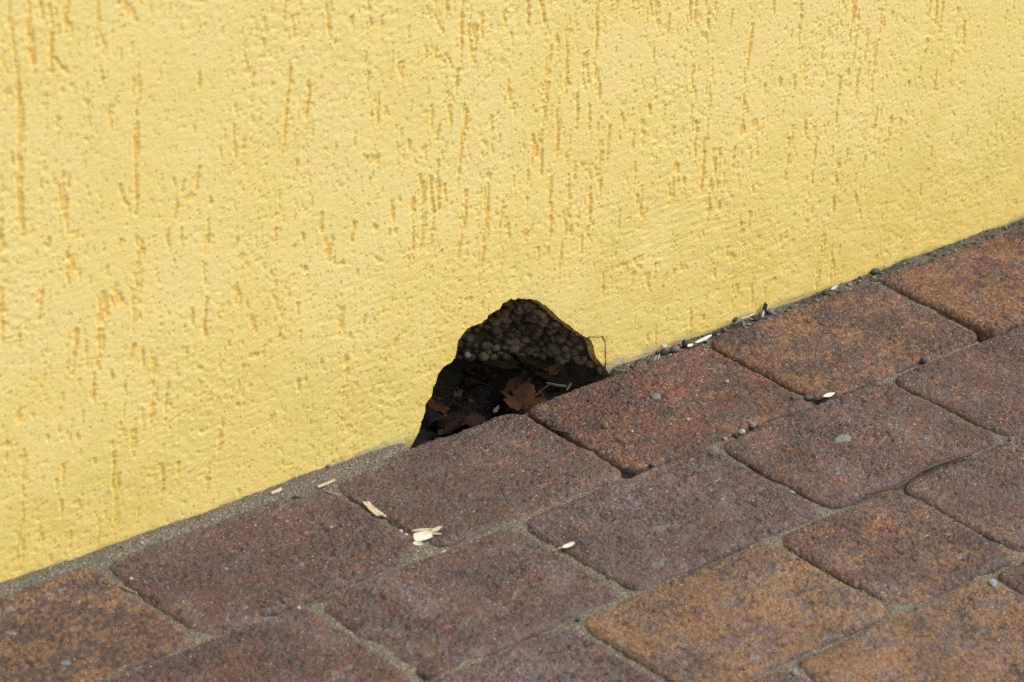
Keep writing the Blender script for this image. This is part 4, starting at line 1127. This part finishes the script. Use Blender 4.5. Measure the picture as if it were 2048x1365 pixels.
lay('straw', splinter_mesh('straw', 4.0, 1.2, .7, M_straw, 9), a, b, .3, 0, 'tiny tan straw crumb below the cream husk cluster', 'straw')

# cream split husk with its loose flaps
root = add_obj('seed_husk', None)
c0 = (-0.3159, -0.1165)
root.location = (c0[0], c0[1], ground_z(*c0) + .0006)
tag(root, 'bright cream split seed husk at the joint crossing', 'husk')
def on_root(name, me, a, b, dz, tilt, pitch=0.0):
    o = lay(name, me, a, b, 0, tilt, None, None, pitch, z=0)
    o.parent = root
    o.location = (o.location.x - c0[0], o.location.y - c0[1], dz / 1000)
a, b = (-0.3212, -0.1126), (-0.3083, -0.1155)
on_root('husk_body', husk_mesh('husk_body', glen(a, b) * 1.05, 6.2, .25, .35, M_husk, 2, .5, .35), a, b, 1.6, -.7)
a, b = (-0.3241, -0.1161), (-0.32, -0.1209)
on_root('husk_flap', husk_mesh('husk_flap', glen(a, b) * 1.05, 3.4, .2, .5, M_husk, 3, .4, .8), a, b, .4, -.4)
a, b = (-0.318, -0.1066), (-0.3047, -0.1132)
on_root('husk_stem', husk_mesh('husk_stem', glen(a, b), 2.2, .1, .6, M_straw, 4, .4), a, b, 3.0, -.2)
a, b = (-0.307, -0.114), (-0.2983, -0.1138)
on_root('husk_tip', husk_mesh('husk_tip', glen(a, b) * 1.1, 3.0, .2, .6, M_straw, 5, .35), a, b, 2.2, -.3, .15)
a, b = (-0.3079, -0.115), (-0.302, -0.1194)
on_root('husk_tip', husk_mesh('husk_tip', glen(a, b), 1.4, .2, .6, M_straw, 6, .35), a, b, 1.4, -.2)

a, b = (-0.2512, -0.1812), (-0.2406, -0.1808)
lay('seed_husk', husk_mesh('seed_husk', glen(a, b), 3.2, .5, .8, M_husk, 8, .4, .8), a, b, 1.0, -.3, 'small cream husk on the joint right of the husk cluster', 'husk')
a, b = (-0.2517, -0.1783), (-0.244, -0.1791)
lay('straw', splinter_mesh('straw', glen(a, b), 1.2, .6, M_straw, 11), a, b, .9, 0, 'thin straw beneath the small cream husk', 'straw')
a, b = (0.0457, -0.1275), (0.0601, -0.1284)
lay('seed_husk', husk_mesh('seed_husk', glen(a, b) * .8, 3.6, .25, .3, M_husk, 9, .4, 1.5), a, b, 2.0, -.3, 'white leaf-shaped husk in the open joint beside a slate pebble', 'husk', z=-.002)
a, b = (0.0399, -0.1262), (0.0648, -0.1279)
lay('dark_husk', husk_mesh('dark_husk', glen(a, b) * .8, 3.6, .2, .6, M_dark, 10, .4, 1.1), a, b, .6, .2, 'dark husk under the white leaf-shaped husk', 'husk', z=-.003)
a, b = (-0.1426, -0.0473), (-0.1358, -0.0607)
lay('grey_stalk', husk_mesh('grey_stalk', glen(a, b), 2.0, .15, .7, M_oldhusk, 12, .5, .7), a, b, .6, .1, 'grey stalk wedged in the joint below the hole', 'stalk', z=-.0012)

def stand(name, me, pos, rot, z, label, cat):
    o = add_obj(name, me); o.location = (pos[0], pos[1], z); o.rotation_euler = rot
    tag(o, label, cat); return o
stand('seed_husk', husk_mesh('seed_husk', 9.4, 3.4, .35, .5, M_greyhusk, 14, .4, 1.0), (0.0235, -0.0049), (1.35, -1.25, .35), .0035, 'pale husk standing upright against the wall', 'husk')
a, b = (0.0199, -0.0135), (0.0299, -0.0126)
lay('seed_husk', husk_mesh('seed_husk', 6.2, 3.0, .4, .6, M_husk, 15, .4, 1.2), a, b, 1.6, -.2, 'white broad husk in the gutter with a thin stalk', 'husk', z=.0)
a, b = (0.0299, -0.0126), (0.0491, -0.0102)
lay('seed_husk', husk_mesh('seed_husk', glen(a, b), 2.6, .2, .5, M_greyhusk, 16, .4, 1.0), a, b, 1.8, -.4, 'long narrow grey husk in the gutter at a paver corner', 'husk', z=.0)
a, b = (0.0078, -0.0007), (0.0117, -0.0035)
lay('white_flake', husk_mesh('white_flake', 3.6, 2.6, .2, .3, M_greyhusk, 17, .5, .8), a, b, 3.0, -.6, 'white flake resting on a black gutter stone', 'flake', z=-.001)
stand('white_sliver', husk_mesh('white_sliver', 5.0, 1.1, .1, .4, M_husk, 18, .3), (-0.005, -0.0116), (0, -.9, .6), .001, 'right one of two white slivers leaning near the hole', 'sliver')
stand('white_sliver', husk_mesh('white_sliver', 4.0, 1.3, .1, .4, M_greyhusk, 19, .3), (-0.0082, -0.0113), (.3, -1.1, .2), .001, 'left one of two white slivers leaning near the hole', 'sliver')
stand('bark_flake', splinter_mesh('bark_flake', 8.6, 4.2, 1.1, M_dark, 21, .6), (0.1119, -0.0024), (1.5, -1.45, .2), .0035, 'black bark flake standing upright in the gutter', 'bark flake')
stand('white_sliver', husk_mesh('white_sliver', 5.4, 2.0, .1, .4, M_greyhusk, 22, .35), (0.1079, -0.0049), (1.2, -1.1, .3), .0012, 'white pointed sliver in front of the black bark flake', 'sliver')
a, b = (0.0893, -0.0019), (0.1021, -0.0017)
lay('fibre', splinter_mesh('fibre', glen(a, b), .7, .5, M_greyhusk, 23), a, b, 1.2, 0, 'upper pale fibre between two gutter stones', 'fibre', z=0.0)
a, b = (0.0941, 0.0009), (0.0945, -0.0078)
lay('fibre', splinter_mesh('fibre', glen(a, b), .7, .5, M_greyhusk, 24), a, b, 1.0, 0, 'lower pale fibre crossing another between gutter stones', 'fibre', z=0.0)
a, b = (0.0505, -0.0082), (0.061, -0.0064)
lay('bark_sliver', splinter_mesh('bark_sliver', glen(a, b), 3.0, 1.2, M_dark, 25), a, b, .8, .2, 'dark sliver at the rear corner of the orange-flecked paver', 'bark sliver', z=0.0)
a, b = (0.0754, -0.0065), (0.0851, -0.0062)
lay('bark_sliver', splinter_mesh('bark_sliver', glen(a, b), 3.0, 1.2, M_dark, 26), a, b, .8, .2, 'dark sliver lying below the flat grey gutter stone', 'bark sliver', z=0.0)
a, b = (0.1799, -0.0053), (0.1913, -0.0027)
lay('tan_flake', husk_mesh('tan_flake', glen(a, b) * .8, 2.0, .3, .4, M_greyhusk, 27, .4), a, b, .2, -.2, 'tan flake in the gutter toward the far right', 'flake', z=0.0)

# leaf stalk along the joint
path_px = [(-0.0354, -0.249), (-0.0224, -0.2516), (-0.0107, -0.255), (0.0036, -0.2524), (0.0164, -0.2493), (0.0296, -0.2492), (0.0466, -0.25), (0.0567, -0.252), (0.066, -0.2534)]
rad = [.0008, .0011, .0013, .0013, .0015, .0018, .0021, .0020, .0014]
pts3 = []
for k, (x, y) in enumerate(path_px): pts3.append((x, y, max(ground_z(x, y), 0.0) + rad[k] * .8 + .0010))
# smooth the path
dense = []; drad = []
for k in range(len(pts3) - 1):
    p0 = Vector(pts3[max(k - 1, 0)]); p1 = Vector(pts3[k]); p2 = Vector(pts3[k + 1]); p3 = Vector(pts3[min(k + 2, len(pts3) - 1)])
    for s in range(5):
        t = s / 5
        dense.append(.5 * ((2 * p1) + (p2 - p0) * t + (2 * p0 - 5 * p1 + 4 * p2 - p3) * t * t + (3 * p1 - p0 - 3 * p2 + p3) * t ** 3))
        drad.append(rad[k] * (1 - t) + rad[k + 1] * t)
dense.append(Vector(pts3[-1])); drad.append(rad[-1])
tw = add_obj('leaf_stalk', tube('leaf_stalk', dense, drad, 10, .72), M_twig)
tag(tw, 'curved brown leaf stalk lying along a paver joint', 'stalk')

# dried mortar splashes on the pavers
def splash(pos, rx, ry, seed, label, t=.9):
    n = 40; rg = random.Random(seed); ph = [rg.uniform(0, 6.28) for _ in range(5)]
    V = []; T = []
    rings = 6
    V.append((0, 0, t / 1000))
    for r in range(1, rings + 1):
        f = r / rings
        for k in range(n):
            an = 2 * math.pi * k / n
            w = 1 + .12 * math.sin(2 * an + ph[0]) + .08 * math.sin(3 * an + ph[1]) + .06 * math.sin(7 * an + ph[2]) + .05 * math.sin(13 * an + ph[3])
            zz = t * (1 - f ** 5) + .12 * math.sin(9 * an + 7 * f + ph[4]) * (1 - f) - (.8 if r == rings else 0)
            V.append((rx * f * w * math.cos(an) / 1000, ry * f * w * math.sin(an) / 1000, zz / 1000))
    Q = []
    for k in range(n): T.append((0, 1 + k, 1 + (k + 1) % n))
    for r in range(rings - 1):
        for k in range(n):
            a = 1 + r * n + k; b = 1 + r * n + (k + 1) % n
            Q.append((a, a + n, b + n, b))
    me = mesh_from('mortar_splash', V, Q, T)
    o = add_obj('mortar_splash', me, M_mortar)
    o.location = (pos[0], pos[1], ground_z(*pos) + .0005)
    tag(o, label, 'mortar splash')
splash((0.0124, -0.1817), 7.5, 6.0, 1, 'dried grey mortar splash in the middle of a brown paver')
splash((-0.0495, -0.0559), 4.2, 3.4, 2, 'small grey-green mortar splash on the reddest paver', .35)
splash((-0.5974, -0.0546), 4.8, 4.4, 3, 'larger grey mortar splash on the leftmost paver, by the picture edge', .3)
splash((-0.5618, -0.0723), 3.2, 2.8, 4, 'small grey mortar splash in the middle of the leftmost paver', .3)
splash((-0.5891, -0.1022), 3.4, 2.8, 5, 'grey mortar splash at the front of the leftmost paver', .3)
splash((-0.5804, -0.028), 4.0, 3.0, 6, 'thin grey mortar splash at the back of the leftmost paver', .3)

# ------------------------------------------------------------------ litter in the hollow
def leaf_mat(name, c1, c2):
    m, nt, b = mat_new(name)
    N = NT(nt); p = N.objco()
    c = N.mix(N.ramp(N.noise(p, 60, 5, .6), .35, .65), c1, c2)
    c = N.mix(N.ramp(N.noise(p, 240, 4), .55, .7, 0, .6), c, tuple(v * .45 for v in c1))
    nt.links.new(c, b.inputs['Base Color']); b.inputs['Roughness'].default_value = .85
    b.inputs['Specular IOR Level'].default_value = .12
    nt.links.new(N.bump(N.noise(p, 300, 4), .0006, 1), b.inputs['Normal'])
    return m
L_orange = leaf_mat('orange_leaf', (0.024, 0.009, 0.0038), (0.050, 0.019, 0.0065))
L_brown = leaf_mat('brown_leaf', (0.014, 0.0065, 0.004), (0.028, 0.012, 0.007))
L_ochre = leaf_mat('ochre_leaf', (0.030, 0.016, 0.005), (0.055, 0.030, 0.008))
def leaf_mesh(name, size, lobes, seed, curl, fold, mat, aspect=1.0):
    rg = random.Random(seed); n = 72; rings = 7; ph = rg.uniform(0, 6)
    V = [(0, 0, 0)]; Q = []; T = []
    for r in range(1, rings + 1):
        f = r / rings
        for k in range(n):
            an = 2 * math.pi * k / n
            lob = abs(math.cos(lobes * an / 2)) ** .55
            rad_ = size / 2 * (.50 + .42 * lob + .08 * abs(math.sin(lobes * an * 2.5 + ph)))
            rad_ *= 1 - .28 * (math.cos(an - math.pi) > .93)
            x = rad_ * f * math.cos(an); y = rad_ * f * math.sin(an) * aspect
            z = curl * (x * x / size) + fold * abs(y) + size * .05 * f * math.sin(3 * an + ph) + size * .03 * f * f * math.sin(7 * an + 2 * ph)
            V.append((x / 1000, y / 1000, z / 1000))
    for k in range(n): T.append((0, 1 + k, 1 + (k + 1) % n))
    for r in range(rings - 1):
        for k in range(n):
            a = 1 + r * n + k; b = 1 + r * n + (k + 1) % n
            Q.append((a, a + n, b + n, b))
    me = mesh_from(name, V, Q, T)
    me.materials.append(mat)
    return me
def put(name, me, loc, rot, label, cat, solid=.0003):
    o = add_obj(name, me); o.location = loc; o.rotation_euler = rot
    if solid:
        md = o.modifiers.new('thickness', 'SOLIDIFY'); md.thickness = solid
    tag(o, label, cat)
    return o
def hz(p, z): return (p[0], p[1], z)
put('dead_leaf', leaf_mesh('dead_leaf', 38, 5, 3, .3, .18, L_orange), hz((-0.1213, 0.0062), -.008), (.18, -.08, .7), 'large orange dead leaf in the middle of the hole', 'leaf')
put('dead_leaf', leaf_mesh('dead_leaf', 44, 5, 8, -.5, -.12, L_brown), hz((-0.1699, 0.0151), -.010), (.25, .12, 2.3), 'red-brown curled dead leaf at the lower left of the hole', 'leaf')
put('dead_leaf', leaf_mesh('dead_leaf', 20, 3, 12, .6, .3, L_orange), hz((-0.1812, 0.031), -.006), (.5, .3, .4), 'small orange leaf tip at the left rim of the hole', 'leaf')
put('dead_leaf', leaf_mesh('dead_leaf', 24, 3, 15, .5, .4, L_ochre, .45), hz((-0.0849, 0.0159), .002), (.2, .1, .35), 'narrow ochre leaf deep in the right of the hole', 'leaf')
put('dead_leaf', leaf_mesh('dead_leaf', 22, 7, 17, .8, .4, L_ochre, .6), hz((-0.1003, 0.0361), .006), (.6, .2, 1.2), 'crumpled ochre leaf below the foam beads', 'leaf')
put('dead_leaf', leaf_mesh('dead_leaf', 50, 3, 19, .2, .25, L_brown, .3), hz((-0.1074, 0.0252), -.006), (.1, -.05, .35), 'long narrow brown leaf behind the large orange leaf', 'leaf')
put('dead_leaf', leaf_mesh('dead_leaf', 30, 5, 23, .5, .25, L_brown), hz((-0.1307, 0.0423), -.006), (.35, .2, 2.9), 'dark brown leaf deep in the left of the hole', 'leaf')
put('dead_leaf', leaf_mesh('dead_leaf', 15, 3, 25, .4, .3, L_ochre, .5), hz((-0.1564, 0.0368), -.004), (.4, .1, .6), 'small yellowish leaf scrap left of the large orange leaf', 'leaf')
rl = random.Random(77)
for k, (x, y, w_) in enumerate([(-.222, .004, 'leftmost dim leaf scrap, in the bottom left corner of the hole'), (-.205, .030, 'dim leaf scrap against the left rim, half way up the dark floor'), (-.188, .012, 'dim leaf scrap just behind the red-brown curled leaf'),
        (-.172, .050, 'dim leaf scrap at the far back left of the hole floor'), (-.150, .036, 'dim leaf scrap behind the large orange leaf'), (-.122, .055, 'dim leaf scrap at the back below the foam beads'),
        (-.098, .018, 'dim leaf scrap under the pale sticks'), (-.080, .045, 'rightmost dim leaf scrap, behind the narrow ochre leaf')]):
    put('leaf_scrap', leaf_mesh('leaf_scrap', rl.uniform(15, 26), rl.choice((3, 5, 5)), 200 + k, rl.uniform(-.8, .8), rl.uniform(-.4, .4), rl.choice((L_brown, L_brown, L_orange)), rl.uniform(.4, 1)),
        (x, y, -.014 + rl.uniform(0, .005) + .25 * max(0, y - .03)), (rl.uniform(-.4, .5), rl.uniform(-.4, .4), rl.uniform(0, 6)), w_, 'leaf')
put('pale_husk', husk_mesh('pale_husk', 10.5, 3.0, .7, .5, M_oldhusk, 31, .5), hz((-0.1528, 0.0001), -.003), (.4, .0, .5), 'pale crescent husk on the red-brown leaf in the hole', 'husk', 0)
put('pale_stick', splinter_mesh('pale_stick', 15, 2.2, 1.4, M_oldhusk, 33), hz((-0.0927, 0.0028), -.002), (.2, .25, -.5), 'upper pale grey stick in the right part of the hole', 'stick', 0)
put('pale_stick', splinter_mesh('pale_stick', 10, 1.8, 1.2, M_oldhusk, 34), hz((-0.0875, -0.0049), -.002), (.2, -.1, .5), 'right pale grey stick touching another in the hole', 'stick', 0)
put('thin_stem', tube('thin_stem', [(-.024, 0, 0), (-.008, .001, .0012), (.008, 0, .0015), (.024, -.001, 0)], [.0005] * 4, 6), hz((-0.1167, -0.0043), .0), (0, 0, .45), 'thin yellow stem across the large orange leaf', 'stem', 0)
bpy.data.objects['thin_stem'].data.materials.append(L_ochre)
pebble((-0.1484, -0.0111), (15, 9, 6), (.13, .135, .145), 'grey stone under the large leaf at the hole front', 51, z=-.012)
pebble((-0.1404, -0.0245), (9, 7, 7), (.12, .12, .13), 'grey stone between two paver corners at the hole', 52, z=-.011)
pebble((-0.1719, -0.007), (14, 8, 5), (.11, .112, .12), 'flat grey stone under the red-brown leaf', 53, z=-.012)
pebble((-0.2028, -0.0019), (13, 10, 7), (.075, .068, .055), 'brown mortar lump at the lower left corner of the hole', 54, name='mortar_lump', cat='lump', z=-.014)
pebble((-0.2137, -0.0013), (9, 8, 6), (.06, .055, .046), 'smaller brown mortar lump at the left end of the hole', 55, name='mortar_lump', cat='lump', z=-.013)
pebble((-0.0466, -0.0042)[:1] + (.008,), (12, 8, 12), (.075, .075, .068), 'grey mortar lump at the lower right corner of the hole', 56, name='mortar_lump', cat='lump', z=-.008)
w0 = (-0.1551, 0.0307)
ob = pebble((w0[0], .030), (5.4, 5.2, 5.2), (.22, .205, .20), 'white round foam bead loose at the left in the hole', 57, name='loose_bead', cat='bead', z=w0[1] - .0022)
w1 = (-0.0627, 0.0272)
put('red_flake', splinter_mesh('red_flake', 5.5, 2.2, .8, make_simple('red_flake', (.22, .05, .025), (.30, .09, .04), 300), 41), (w1[0], .0035, w1[1] - .0005), (1.2, .5, 0), 'red-brown flake at the right rim of the hole', 'flake', 0)

for o in scene.objects:
    if o.type == 'MESH' and len(o.data.materials) == 0:
        o.data.materials.append(M_core)
